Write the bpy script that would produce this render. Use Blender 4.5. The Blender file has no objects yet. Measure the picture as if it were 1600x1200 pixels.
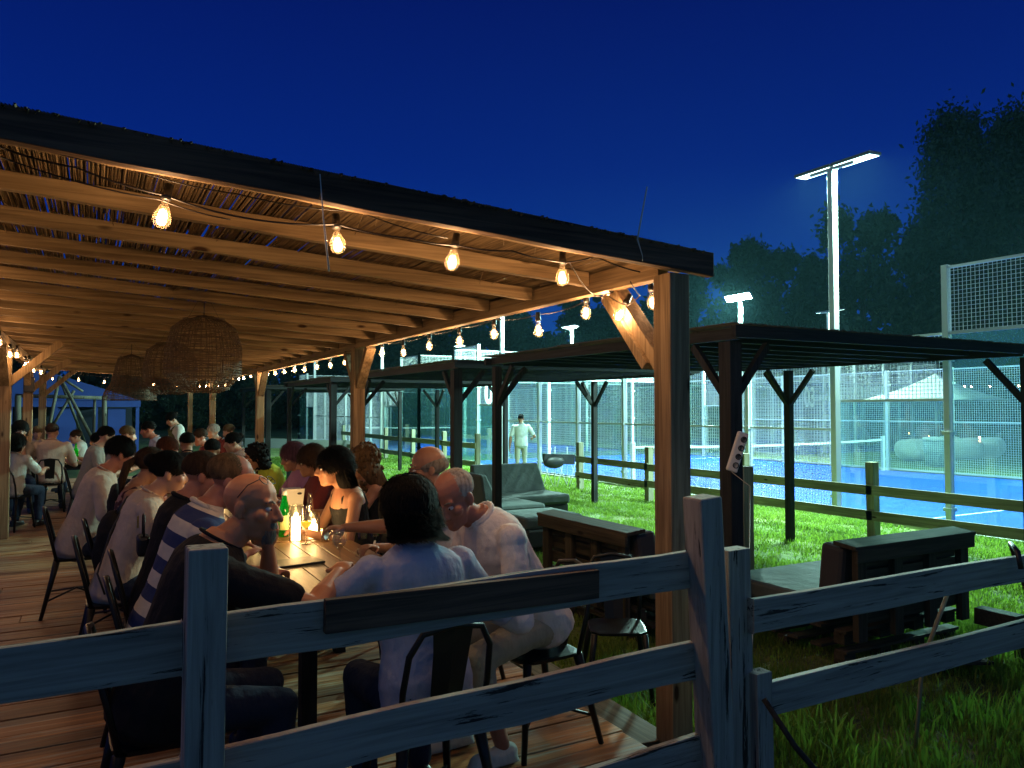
import bpy, math, random
import numpy as np
from mathutils import Vector, Matrix, Euler, noise
R = math.radians
random.seed(7)
rng = np.random.default_rng(7)
S = bpy.context.scene
COL = S.collection

# ---------------------------------------------------------------- camera, world, exposure
cam = bpy.data.cameras.new('camera'); co = bpy.data.objects.new('camera', cam); COL.objects.link(co)
cam.sensor_width = 36; cam.lens = 1190/1600*36; cam.clip_end = 600; cam.clip_start = .05
YAW, PITCH = R(28.8), math.atan(40/1190)
co.location = (0, 0, 1.65); co.rotation_euler = (R(90)+PITCH, 0, -YAW)
S.camera = co
S.view_settings.view_transform = 'Standard'; S.view_settings.look = 'None'
S.view_settings.exposure = 0.0; S.view_settings.gamma = 1
S.cycles.use_denoising = True
S.cycles.max_bounces = 7; S.cycles.diffuse_bounces = 2; S.cycles.glossy_bounces = 3
S.cycles.transparent_max_bounces = 24; S.cycles.transmission_bounces = 6
S.cycles.caustics_reflective = False; S.cycles.caustics_refractive = False
S.cycles.sample_clamp_indirect = 4.0
S.cycles.use_light_tree = True

W = bpy.data.worlds.new('World'); S.world = W; W.use_nodes = True
nt = W.node_tree; nt.nodes.clear()
def nn(t, k, **kw):
    n = t.nodes.new(k)
    for a, b in kw.items():
        if hasattr(n, a) and a not in ('inputs',): setattr(n, a, b)
    return n
o_ = nn(nt, 'ShaderNodeOutputWorld'); bg = nn(nt, 'ShaderNodeBackground')
tc = nn(nt, 'ShaderNodeTexCoord'); sp = nn(nt, 'ShaderNodeSeparateXYZ'); cr = nn(nt, 'ShaderNodeValToRGB')
nt.links.new(tc.outputs['Generated'], sp.inputs[0])
nt.links.new(sp.outputs['Z'], cr.inputs[0])
e = cr.color_ramp.elements
e[0].position = 0.0; e[0].color = (.004, .05, .22, 1)
e[1].position = 1.0; e[1].color = (.0005, .002, .05, 1)
for p, c in ((.12, (.0028, .040, .27, 1)), (.3, (.0010, .0165, .19, 1)), (.55, (.0008, .0048, .10, 1))):
    q = e.new(p); q.color = c
# added fill light: a paler, greener glow put into the sky behind the camera
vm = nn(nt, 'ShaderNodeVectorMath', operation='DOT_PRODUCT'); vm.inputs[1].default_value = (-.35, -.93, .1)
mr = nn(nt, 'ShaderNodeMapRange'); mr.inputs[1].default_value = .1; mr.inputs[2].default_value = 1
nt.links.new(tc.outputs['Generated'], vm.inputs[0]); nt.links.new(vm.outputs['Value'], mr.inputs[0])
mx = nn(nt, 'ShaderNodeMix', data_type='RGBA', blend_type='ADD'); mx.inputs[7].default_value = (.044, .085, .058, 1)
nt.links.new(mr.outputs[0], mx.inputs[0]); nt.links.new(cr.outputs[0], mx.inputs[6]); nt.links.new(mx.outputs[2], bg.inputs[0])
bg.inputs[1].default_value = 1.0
nt.links.new(bg.outputs[0], o_.inputs[0])

# ---------------------------------------------------------------- helpers
FW = Vector((math.sin(YAW)*math.cos(PITCH), math.cos(YAW)*math.cos(PITCH), math.sin(PITCH)))
RT = Vector((math.cos(YAW), -math.sin(YAW), 0)); UP = RT.cross(FW)
CAMP = Vector((0, 0, 1.65))
def ray(px, py): return FW + RT*((px-800)/1190) + UP*((600-py)/1190)
def at(px, py, t=None, X=None, Y=None, Z=None):
    d = ray(px, py)
    if t is None:
        t = X/d.x if X is not None else (Y/d.y if Y is not None else (Z-1.65)/d.z)
    return CAMP + d*t
def tag(o, label=None, cat=None, group=None, kind=None):
    if label: o['label'] = label
    if cat: o['category'] = cat
    if group: o['group'] = group
    if kind: o['kind'] = kind
    return o
def thing(name, loc, label, cat, group=None, rz=0):
    o = bpy.data.objects.new(name, None); COL.objects.link(o); o.location = loc; o.rotation_euler = (0, 0, rz)
    o.empty_display_size = .1
    return tag(o, label, cat, group)
def copy_tree(o, parent=None):
    c = o.copy(); COL.objects.link(c); c.parent = parent
    for ch in list(o.children): copy_tree(ch, c)
    return c
ORD = ['first', 'second', 'third', 'fourth', 'fifth', 'sixth', 'seventh', 'eighth', 'ninth', 'tenth', 'eleventh', 'twelfth',
       'thirteenth', 'fourteenth', 'fifteenth', 'sixteenth', 'seventeenth', 'eighteenth', 'nineteenth', 'twentieth']
class MB:
    def __init__(s): s.v = []; s.f = []; s.sm = []
    def add(s, vs, fs, smooth=False):
        n = len(s.v); s.v += [tuple(v) for v in vs]; s.f += [tuple(i+n for i in f) for f in fs]; s.sm += [smooth]*len(fs); return s
    def box(s, c, sz, rot=None):
        c = Vector(c); x, y, z = sz[0]/2, sz[1]/2, sz[2]/2
        vs = [Vector((a, b, d)) for a in (-x, x) for b in (-y, y) for d in (-z, z)]
        if rot is not None:
            m = rot if isinstance(rot, Matrix) else Euler(rot).to_matrix(); vs = [m @ v for v in vs]
        return s.add([v+c for v in vs], [(0, 1, 3, 2), (4, 6, 7, 5), (0, 4, 5, 1), (2, 3, 7, 6), (0, 2, 6, 4), (1, 5, 7, 3)])
    def span(s, a, b): # axis aligned box from corner to corner
        a = Vector(a); b = Vector(b); return s.box((a+b)/2, [abs(k) for k in (b-a)])
    def bar(s, a, b, w, h, up=(0, 0, 1), jit=0):
        a = Vector(a); b = Vector(b); d = (b-a).normalized(); u = Vector(up)
        if abs(d.dot(u)) > .98: u = Vector((0, 1, 0))
        sd = d.cross(u).normalized(); u2 = sd.cross(d)
        vs = []
        for p in (a, b):
            for i, k in ((-1, -1), (1, -1), (1, 1), (-1, 1)): vs.append(p+sd*(i*w/2)+u2*(k*h/2)+Vector([random.uniform(-jit, jit) for _ in range(3)]))
        return s.add(vs, [(3, 2, 1, 0), (4, 5, 6, 7), (0, 1, 5, 4), (1, 2, 6, 5), (2, 3, 7, 6), (3, 0, 4, 7)])
    def tube(s, pts, r, n=6, caps=True, smooth=True):
        pts = [Vector(p) for p in pts]; rs = r if isinstance(r, (list, tuple)) else [r]*len(pts)
        vs = []; fs = []; prev = None
        for i, p in enumerate(pts):
            d = (pts[min(i+1, len(pts)-1)]-pts[max(i-1, 0)])
            d = d.normalized() if d.length > 1e-9 else Vector((0, 0, 1))
            if prev is None:
                u = d.orthogonal().normalized()
            else:
                u = (prev-d*prev.dot(d)); u = u.normalized() if u.length > 1e-6 else d.orthogonal().normalized()
            prev = u; w = d.cross(u)
            for k in range(n):
                a = 2*math.pi*k/n; vs.append(p+(u*math.cos(a)+w*math.sin(a))*rs[i])
        for i in range(len(pts)-1):
            for k in range(n): fs.append((i*n+k, i*n+(k+1) % n, (i+1)*n+(k+1) % n, (i+1)*n+k))
        if caps: fs.append(tuple(range(n-1, -1, -1))); fs.append(tuple(range((len(pts)-1)*n, len(pts)*n)))
        return s.add(vs, fs, smooth)
    def capsule(s, a, b, ra, rb, n=12):
        a = Vector(a); b = Vector(b); d = b-a; L = d.length
        d = d/L if L > 1e-6 else Vector((0, 0, 1))
        pts = []; rs = []
        for k in range(4):
            q = R(88-88*k/3.0); pts.append(a-d*ra*math.sin(q)); rs.append(ra*math.cos(q))
        for k in range(4):
            q = R(88*k/3.0); pts.append(b+d*rb*math.sin(q)); rs.append(rb*math.cos(q))
        return s.tube(pts, rs, n)
    def ell(s, c, r, m=None, n=16, h=10):
        c = Vector(c); vs = []; fs = []
        for i in range(h+1):
            q = math.pi*(i+.02)/(h+.04)-math.pi/2
            for k in range(n):
                a = 2*math.pi*k/n; v = Vector((r[0]*math.cos(q)*math.cos(a), r[1]*math.cos(q)*math.sin(a), r[2]*math.sin(q)))
                vs.append(c+(m @ v if m is not None else v))
        for i in range(h):
            for k in range(n): fs.append((i*n+k, i*n+(k+1) % n, (i+1)*n+(k+1) % n, (i+1)*n+k))
        fs.append(tuple(range(n-1, -1, -1))); fs.append(tuple(range(h*n, h*n+n)))
        return s.add(vs, fs, True)
    def lathe(s, prof, c=(0, 0, 0), n=20, m=None, closed=True):
        c = Vector(c); vs = []; fs = []
        for r, z in prof:
            for k in range(n):
                a = 2*math.pi*k/n; v = Vector((r*math.cos(a), r*math.sin(a), z)); vs.append(c+(m @ v if m is not None else v))
        for i in range(len(prof)-1):
            for k in range(n): fs.append((i*n+k, i*n+(k+1) % n, (i+1)*n+(k+1) % n, (i+1)*n+k))
        if closed: fs.append(tuple(range(n-1, -1, -1))); fs.append(tuple(range((len(prof)-1)*n, len(prof)*n)))
        return s.add(vs, fs, True)
    def loft(s, rings, n=18):   # rings: (centre, rx, ry, matrix)
        vs = []; fs = []
        for c, rx, ry, m in rings:
            for k in range(n):
                a = 2*math.pi*k/n; vs.append(Vector(c)+m @ Vector((rx*math.cos(a), ry*math.sin(a), 0)))
        for i in range(len(rings)-1):
            for k in range(n): fs.append((i*n+k, i*n+(k+1) % n, (i+1)*n+(k+1) % n, (i+1)*n+k))
        fs.append(tuple(range(n-1, -1, -1))); fs.append(tuple(range((len(rings)-1)*n, len(rings)*n)))
        return s.add(vs, fs, True)
    def build(s, name, mat, parent=None, local=False, bevel=0, loc=None):
        me = bpy.data.meshes.new(name)
        off = Vector((0, 0, 0))
        if parent is not None and not local: off = parent.location
        if loc is not None: off = Vector(loc)
        me.from_pydata([(v[0]-off[0], v[1]-off[1], v[2]-off[2]) for v in s.v], [], s.f); me.update()
        me.polygons.foreach_set('use_smooth', s.sm)
        if mat: me.materials.append(mat)
        o = bpy.data.objects.new(name, me); COL.objects.link(o)
        if parent is not None: o.parent = parent
        if loc is not None: o.location = loc
        if bevel:
            b = o.modifiers.new('bevel', 'BEVEL'); b.width = bevel; b.segments = 2; b.limit_method = 'ANGLE'
        return o

# ---------------------------------------------------------------- materials
MATS = {}
def mat(name, col=(.5, .5, .5), rough=.6, metal=0, spec=.5, bump=None, vary=None, trans=0, emit=None):
    m = bpy.data.materials.new(name); m.use_nodes = True; t = m.node_tree; b = t.nodes['Principled BSDF']
    b.inputs['Base Color'].default_value = (*col, 1); b.inputs['Roughness'].default_value = rough
    b.inputs['Metallic'].default_value = metal; b.inputs['Specular IOR Level'].default_value = spec
    if trans: b.inputs['Transmission Weight'].default_value = trans
    if emit: b.inputs['Emission Color'].default_value = (*emit[0], 1); b.inputs['Emission Strength'].default_value = emit[1]
    co_ = t.nodes.new('ShaderNodeTexCoord')
    if vary:  # (scale xyz, darker colour, contrast lo, hi)
        mp = t.nodes.new('ShaderNodeMapping'); mp.inputs['Scale'].default_value = vary[0]; t.links.new(co_.outputs['Object'], mp.inputs[0])
        n = t.nodes.new('ShaderNodeTexNoise'); n.inputs['Scale'].default_value = 1; n.inputs['Detail'].default_value = 6; n.inputs['Roughness'].default_value = .62
        oi = t.nodes.new('ShaderNodeObjectInfo'); ad = t.nodes.new('ShaderNodeVectorMath'); ad.operation = 'ADD'
        sc_ = t.nodes.new('ShaderNodeMath'); sc_.operation = 'MULTIPLY'; sc_.inputs[1].default_value = 40
        t.links.new(oi.outputs['Random'], sc_.inputs[0]); t.links.new(sc_.outputs[0], ad.inputs[1]); t.links.new(mp.outputs[0], ad.inputs[0])
        t.links.new(ad.outputs[0], n.inputs['Vector'])
        r = t.nodes.new('ShaderNodeValToRGB'); r.color_ramp.elements[0].position = vary[2]; r.color_ramp.elements[1].position = vary[3]
        r.color_ramp.elements[0].color = (*vary[1], 1); r.color_ramp.elements[1].color = (*col, 1)
        t.links.new(n.outputs[0], r.inputs[0]); t.links.new(r.outputs[0], b.inputs['Base Color'])
        m['vary'] = 1
    if bump:  # (scale xyz, strength, distance)
        mp = t.nodes.new('ShaderNodeMapping'); mp.inputs['Scale'].default_value = bump[0]; t.links.new(co_.outputs['Object'], mp.inputs[0])
        n = t.nodes.new('ShaderNodeTexNoise'); n.inputs['Scale'].default_value = 1; n.inputs['Detail'].default_value = 5
        t.links.new(mp.outputs[0], n.inputs['Vector'])
        bu = t.nodes.new('ShaderNodeBump'); bu.inputs['Strength'].default_value = bump[1]; bu.inputs['Distance'].default_value = bump[2]
        t.links.new(n.outputs[0], bu.inputs['Height']); t.links.new(bu.outputs[0], b.inputs['Normal'])
    MATS[name] = m; return m
def wood(name, col, dark, axis, fine=38, knots=True, rough=.75, weather=None, gloss=.25):
    """pine: stretched grain, wavy growth rings, a few dark knots; optional peeling paint as weather=(paint colour, amount)"""
    m = bpy.data.materials.new(name); m.use_nodes = True; t = m.node_tree; b = t.nodes['Principled BSDF']; L = t.links.new
    b.inputs['Roughness'].default_value = rough; b.inputs['Specular IOR Level'].default_value = gloss
    co_ = t.nodes.new('ShaderNodeTexCoord'); oi = t.nodes.new('ShaderNodeObjectInfo')
    ad = t.nodes.new('ShaderNodeVectorMath'); ad.operation = 'ADD'
    sc_ = t.nodes.new('ShaderNodeMath'); sc_.operation = 'MULTIPLY'; sc_.inputs[1].default_value = 31.7
    L(oi.outputs['Random'], sc_.inputs[0]); L(co_.outputs['Object'], ad.inputs[0]); L(sc_.outputs[0], ad.inputs[1])
    def nz(scale, detail=5, rough_=.6, lo=1.5):
        mp = t.nodes.new('ShaderNodeMapping'); s3 = [scale]*3; s3['XYZ'.index(axis)] = lo; mp.inputs['Scale'].default_value = s3
        L(ad.outputs[0], mp.inputs[0]); n = t.nodes.new('ShaderNodeTexNoise'); n.inputs['Scale'].default_value = 1
        n.inputs['Detail'].default_value = detail; n.inputs['Roughness'].default_value = rough_; n.inputs['Distortion'].default_value = .6
        L(mp.outputs[0], n.inputs['Vector']); return n.outputs[0]
    g1 = nz(fine); g2 = nz(5, 3, .5, .8)
    r = t.nodes.new('ShaderNodeValToRGB'); r.color_ramp.elements[0].position = .34; r.color_ramp.elements[1].position = .62
    r.color_ramp.elements[0].color = (*dark, 1); r.color_ramp.elements[1].color = (*col, 1); L(g1, r.inputs[0])
    mxn = t.nodes.new('ShaderNodeMix'); mxn.data_type = 'RGBA'; mxn.blend_type = 'MULTIPLY'; mxn.inputs[0].default_value = .8
    r2 = t.nodes.new('ShaderNodeValToRGB'); r2.color_ramp.elements[0].position = .3; r2.color_ramp.elements[1].position = .66
    r2.color_ramp.elements[0].color = (.42, .38, .34, 1); r2.color_ramp.elements[1].color = (1, 1, 1, 1); L(g2, r2.inputs[0])
    L(r.outputs[0], mxn.inputs[6]); L(r2.outputs[0], mxn.inputs[7]); out = mxn.outputs[2]
    if knots:
        mp = t.nodes.new('ShaderNodeMapping'); s3 = [6.5]*3; s3['XYZ'.index(axis)] = 2.2; mp.inputs['Scale'].default_value = s3; L(ad.outputs[0], mp.inputs[0])
        vo = t.nodes.new('ShaderNodeTexVoronoi'); vo.inputs['Scale'].default_value = 1; L(mp.outputs[0], vo.inputs['Vector'])
        kr = t.nodes.new('ShaderNodeValToRGB'); kr.color_ramp.elements[0].position = .07; kr.color_ramp.elements[1].position = .13
        kr.color_ramp.elements[0].color = (.16, .1, .07, 1); kr.color_ramp.elements[1].color = (1, 1, 1, 1); L(vo.outputs['Distance'], kr.inputs[0])
        m2 = t.nodes.new('ShaderNodeMix'); m2.data_type = 'RGBA'; m2.blend_type = 'MULTIPLY'; m2.inputs[0].default_value = 1
        L(out, m2.inputs[6]); L(kr.outputs[0], m2.inputs[7]); out = m2.outputs[2]
    if weather:
        w1 = nz(26, 8, .72, 1.6); w2 = nz(60, 4, .6, 3)
        mm = t.nodes.new('ShaderNodeMath'); mm.operation = 'MULTIPLY_ADD'; mm.inputs[1].default_value = .35; L(w2, mm.inputs[0]); L(w1, mm.inputs[2])
        wr = t.nodes.new('ShaderNodeValToRGB'); wr.color_ramp.elements[0].position = weather[1]; wr.color_ramp.elements[1].position = weather[1]+.035
        L(mm.outputs[0], wr.inputs[0])
        pc = t.nodes.new('ShaderNodeMix'); pc.data_type = 'RGBA'; pc.inputs[6].default_value = (*[k*.7 for k in weather[0]], 1); pc.inputs[7].default_value = (*weather[0], 1)
        L(g2, pc.inputs[0])
        gp = t.nodes.new('ShaderNodeMix'); gp.data_type = 'RGBA'; gp.blend_type = 'MULTIPLY'; gp.inputs[0].default_value = 1
        gr = t.nodes.new('ShaderNodeValToRGB'); gr.color_ramp.elements[0].position = .32; gr.color_ramp.elements[1].position = .6; gr.color_ramp.elements[0].color = (.55, .55, .56, 1); L(g1, gr.inputs[0])
        L(pc.outputs[2], gp.inputs[6]); L(gr.outputs[0], gp.inputs[7]); pc = gp
        m3 = t.nodes.new('ShaderNodeMix'); m3.data_type = 'RGBA'; L(wr.outputs[0], m3.inputs[0]); L(out, m3.inputs[6]); L(pc.outputs[2], m3.inputs[7]); out = m3.outputs[2]
    L(out, b.inputs['Base Color'])
    bu = t.nodes.new('ShaderNodeBump'); bu.inputs['Strength'].default_value = .35; bu.inputs['Distance'].default_value = .004; L(g1, bu.inputs['Height']); L(bu.outputs[0], b.inputs['Normal'])
    MATS[name] = m; return m
PINE = {a: wood('pine_'+a, (.47, .32, .175), (.24, .155, .082), a) for a in 'XYZ'}
FASC = wood('dark_fascia', (.19, .105, .065), (.05, .032, .024), 'X', knots=False)
PAINT = {a: wood('painted_'+a, (.06, .05, .045), (.03, .027, .025), a, weather=((.47, .43, .36), .55)) for a in 'XYZ'}
GREYW = {a: wood('grey_timber_'+a, (.36, .36, .25), (.22, .22, .15), a) for a in 'XYZ'}
BLACKW = {a: wood('black_timber_'+a, (.032, .034, .036), (.014, .014, .015), a, knots=False) for a in 'XYZ'}
PALW = {a: wood('pallet_timber_'+a, (.075, .062, .045), (.03, .025, .018), a) for a in 'XYZ'}
TABW = wood('table_timber', (.30, .17, .075), (.15, .08, .035), 'Y', rough=.38, gloss=.5)
M_black = mat('black_paint_metal', (.018, .019, .02), .42, .6)
M_rub = mat('black_plastic', (.012, .012, .012), .45)
M_white = mat('white_plastic', (.62, .62, .58), .4)
M_cable = mat('dark_cable', (.018, .013, .012), .5)
M_galv = mat('galvanised_steel', (.62, .66, .64), .45, .1)
M_wire = mat('mesh_wire', (.80, .84, .82), .45)
M_cush = mat('grey_green_cushion', (.095, .12, .115), .8, bump=((9, 9, 9), .6, .02), vary=((3, 3, 3), (.07, .09, .085), .35, .65))
M_dcush = mat('dark_cushion', (.040, .036, .042), .85, bump=((60, 60, 60), .15, .002))
M_line = mat('court_line', (.75, .78, .75), .8)
M_ledwarm = mat('filament', (1, .6, .3), .5, emit=((1, .56, .22), 60))
M_canvas = mat('white_canvas', (.66, .68, .63), .8, vary=((.8, .8, .8), (.5, .53, .48), .3, .7))

def glassy(name, tint=(1, 1, 1), refl=.08, rough=.0, body=None):
    m = bpy.data.materials.new(name); m.use_nodes = True; t = m.node_tree; t.nodes.clear(); L = t.links.new
    o = t.nodes.new('ShaderNodeOutputMaterial'); tr = t.nodes.new('ShaderNodeBsdfTransparent'); tr.inputs[0].default_value = (*tint, 1)
    gl = t.nodes.new('ShaderNodeBsdfGlossy'); gl.inputs['Roughness'].default_value = rough
    fr = t.nodes.new('ShaderNodeLayerWeight'); fr.inputs[0].default_value = .25
    mu = t.nodes.new('ShaderNodeMath'); mu.operation = 'MULTIPLY_ADD'; mu.inputs[1].default_value = .7; mu.inputs[2].default_value = refl
    L(fr.outputs['Facing'], mu.inputs[0]); mi = t.nodes.new('ShaderNodeMixShader'); L(mu.outputs[0], mi.inputs[0]); L(tr.outputs[0], mi.inputs[1]); L(gl.outputs[0], mi.inputs[2])
    last = mi.outputs[0]
    if body:
        df = t.nodes.new('ShaderNodeBsdfTranslucent'); df.inputs[0].default_value = (*body[0], 1); m2 = t.nodes.new('ShaderNodeMixShader'); m2.inputs[0].default_value = body[1]
        L(last, m2.inputs[1]); L(df.outputs[0], m2.inputs[2]); last = m2.outputs[0]
    L(last, o.inputs[0]); MATS[name] = m; return m
G_bulb = glassy('bulb_glass', (1, .97, .92), .05, .03, body=((1, .75, .45), .018))
G_court = glassy('court_glass', (.72, .86, .84), .05, 0, body=((.4, .85, .85), .018))
G_clear = glassy('clear_glass', (.96, .98, .97), .08, .02)
G_green = glassy('green_glass', (.04, .62, .10), .05, .02, body=((.03, .75, .08), .35))
G_wine = glassy('white_wine', (.95, .85, .35), .05, 0, body=((.9, .8, .25), .3))
G_candle = None

# ground, deck and court floors
def ground_mat():
    m = mat('lawn', (.05, .09, .02), .95); t = m.node_tree; b = t.nodes['Principled BSDF']; L = t.links.new
    c = t.nodes.new('ShaderNodeTexCoord'); n = t.nodes.new('ShaderNodeTexNoise'); n.inputs['Scale'].default_value = .55; n.inputs['Detail'].default_value = 8; n.inputs['Roughness'].default_value = .7
    L(c.outputs['Object'], n.inputs['Vector']); r = t.nodes.new('ShaderNodeValToRGB')
    r.color_ramp.elements[0].position = .40; r.color_ramp.elements[0].color = (.07, .13, .02, 1)
    r.color_ramp.elements[1].position = .68; r.color_ramp.elements[1].color = (.27, .26, .12, 1)
    q = r.color_ramp.elements.new(.52); q.color = (.13, .19, .04, 1)
    L(n.outputs[0], r.inputs[0]); n2 = t.nodes.new('ShaderNodeTexNoise'); n2.inputs['Scale'].default_value = 22; n2.inputs['Detail'].default_value = 6
    L(c.outputs['Object'], n2.inputs['Vector']); mxx = t.nodes.new('ShaderNodeMix'); mxx.data_type = 'RGBA'; mxx.blend_type = 'MULTIPLY'; mxx.inputs[0].default_value = .8
    r2 = t.nodes.new('ShaderNodeValToRGB'); r2.color_ramp.elements[0].position = .35; r2.color_ramp.elements[0].color = (.35, .35, .35, 1); r2.color_ramp.elements[1].position = .65
    L(n2.outputs[0], r2.inputs[0]); L(r.outputs[0], mxx.inputs[6]); L(r2.outputs[0], mxx.inputs[7]); L(mxx.outputs[2], b.inputs['Base Color'])
    bu = t.nodes.new('ShaderNodeBump'); bu.inputs['Distance'].default_value = .03; bu.inputs['Strength'].default_value = .8; L(n2.outputs[0], bu.inputs['Height']); L(bu.outputs[0], b.inputs['Normal'])
    return m
def deck_mat():
    m = wood('deck_boards', (.58, .31, .12), (.26, .13, .05), 'X', fine=26, knots=True, rough=.5, gloss=.45, weather=((.52, .46, .34), .70))
    t = m.node_tree; b = t.nodes['Principled BSDF']; L = t.links.new
    src = b.inputs['Base Color'].links[0].from_socket
    c = t.nodes.new('ShaderNodeTexCoord'); s = t.nodes.new('ShaderNodeSeparateXYZ'); L(c.outputs['Object'], s.inputs[0])
    d = t.nodes.new('ShaderNodeMath'); d.operation = 'DIVIDE'; d.inputs[1].default_value = .24; L(s.outputs['Y'], d.inputs[0])
    f = t.nodes.new('ShaderNodeMath'); f.operation = 'FLOOR'; L(d.outputs[0], f.inputs[0]); w = t.nodes.new('ShaderNodeTexWhiteNoise'); w.noise_dimensions = '1D'; L(f.outputs[0], w.inputs['W'])
    r = t.nodes.new('ShaderNodeValToRGB'); r.color_ramp.elements[0].color = (.5, .45, .4, 1); r.color_ramp.elements[1].color = (1.25, 1.2, 1.1, 1); L(w.outputs['Value'], r.inputs[0])
    x = t.nodes.new('ShaderNodeMix'); x.data_type = 'RGBA'; x.blend_type = 'MULTIPLY'; x.inputs[0].default_value = 1; L(src, x.inputs[6]); L(r.outputs[0], x.inputs[7]); L(x.outputs[2], b.inputs['Base Color'])
    return m
M_lawn = ground_mat(); M_deck = deck_mat()
M_court = mat('blue_court_turf', (.003, .050, .37), .85, spec=.12, bump=((90, 90, 90), .4, .004), vary=((1.2, 6, 2), (.0025, .034, .27), .3, .7))
M_grass = None

GZ = -.2
b = MB(); N = 40
b.span((-150, -60, GZ-.4), (190, 200, GZ)); b.build('lawn', M_lawn).__setitem__('kind', 'structure')

# deck of wide boards laid across
b = MB(); y = 2.25; i = 0
while y < 21.2:
    w = .24
    x1 = 2.42+random.uniform(-.02, .02)
    cuts = sorted([-7] + [random.uniform(-5, 1.5)] + [x1])
    for j in range(len(cuts)-1):
        b.box(((cuts[j]+cuts[j+1])/2, y+w/2, -.02+random.uniform(-.003, .003)), (cuts[j+1]-cuts[j]-.005, w-random.uniform(.010, .024), .04), (random.uniform(-.006, .006), 0, 0))
    y += w
deck = b.build('deck', M_deck, bevel=.003); deck['kind'] = 'structure'
b = MB()
for x in (-6.9, -4.5, -2.2, 0, 1.2, 2.3): b.span((x-.05, 2.3, GZ+.002), (x+.05, 21.1, -.045))
b.build('deck_joists', PALW['Y'])['kind'] = 'structure'
t = thing('loose_board', (2.56, 3.9, GZ), 'weathered loose timber board lying along the edge of the deck beside the corner post', 'board')
MB().bar((2.50, 3.05, -.03), (2.62, 5.2, -.045), .21, .045, jit=.006).build('plank', wood('loose_board_timber', (.20, .16, .11), (.08, .06, .04), 'Y'), t, bevel=.004)

# ---------------------------------------------------------------- courts
CX0, CX1 = 11.3, 21.3
def floor_sheet(name, x0, y0, x1, y1, lift=.004):
    MB().add([(x0, y0, GZ+lift), (x1, y0, GZ+lift), (x1, y1, GZ+lift), (x0, y1, GZ+lift)], [(0, 1, 2, 3)]).build(name, M_court)['kind'] = 'structure'
def court_lines(x0, y0, l=20, w=10):
    b = MB(); z = GZ+.008
    def q(a, c, d, e_): b.add([(a, c, z), (d, c, z), (d, e_, z), (a, e_, z)], [(0, 1, 2, 3)])
    yc = y0+l/2
    for s in (-1, 1): q(x0+.05, yc+s*6.95-.025, x0+w-.05, yc+s*6.95+.025)
    q(x0+w/2-.025, yc-6.92, x0+w/2+.025, yc+6.92)
    b.build('court_lines', M_line)['kind'] = 'structure'
def text_mesh(txt, size, name, material, parent, loc, rot):
    cu = bpy.data.curves.new(name, 'FONT'); cu.body = txt; cu.size = size; cu.extrude = .004; cu.offset = .028; cu.align_x = 'CENTER'; cu.align_y = 'CENTER'
    tmp = bpy.data.objects.new(name, cu); COL.objects.link(tmp); bpy.context.view_layer.update()
    me = bpy.data.meshes.new_from_object(tmp.evaluated_get(bpy.context.evaluated_depsgraph_get())); bpy.data.objects.remove(tmp); me.name = name
    me.materials.clear(); me.materials.append(material)
    o = bpy.data.objects.new(name, me); COL.objects.link(o); o.parent = parent; o.location = loc; o.rotation_euler = rot; o.scale = (.62, 1, 1); return o
M_num = mat('number_decal', (.75, .8, .78), .6)
def wires(b, p, d, L, z0, z1, sp=.062, r=.0030):
    """a welded mesh panel from p along unit vector d"""
    n = max(1, round(L/sp))
    for i in range(n+1):
        q = Vector((p[0], p[1], 0))+d*(L*i/n); b.bar((q.x, q.y, z0), (q.x, q.y, z1), 2*r, 2*r)
    m = max(1, round((z1-z0)/sp))
    nrm = Vector((-d.y, d.x, 0))*.0045
    for j in range(m+1):
        z = z0+(z1-z0)*j/m; a = Vector((p[0], p[1], z))+nrm; c = a+d*L; b.bar(a, c, 2*r, 2*r)
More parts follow.
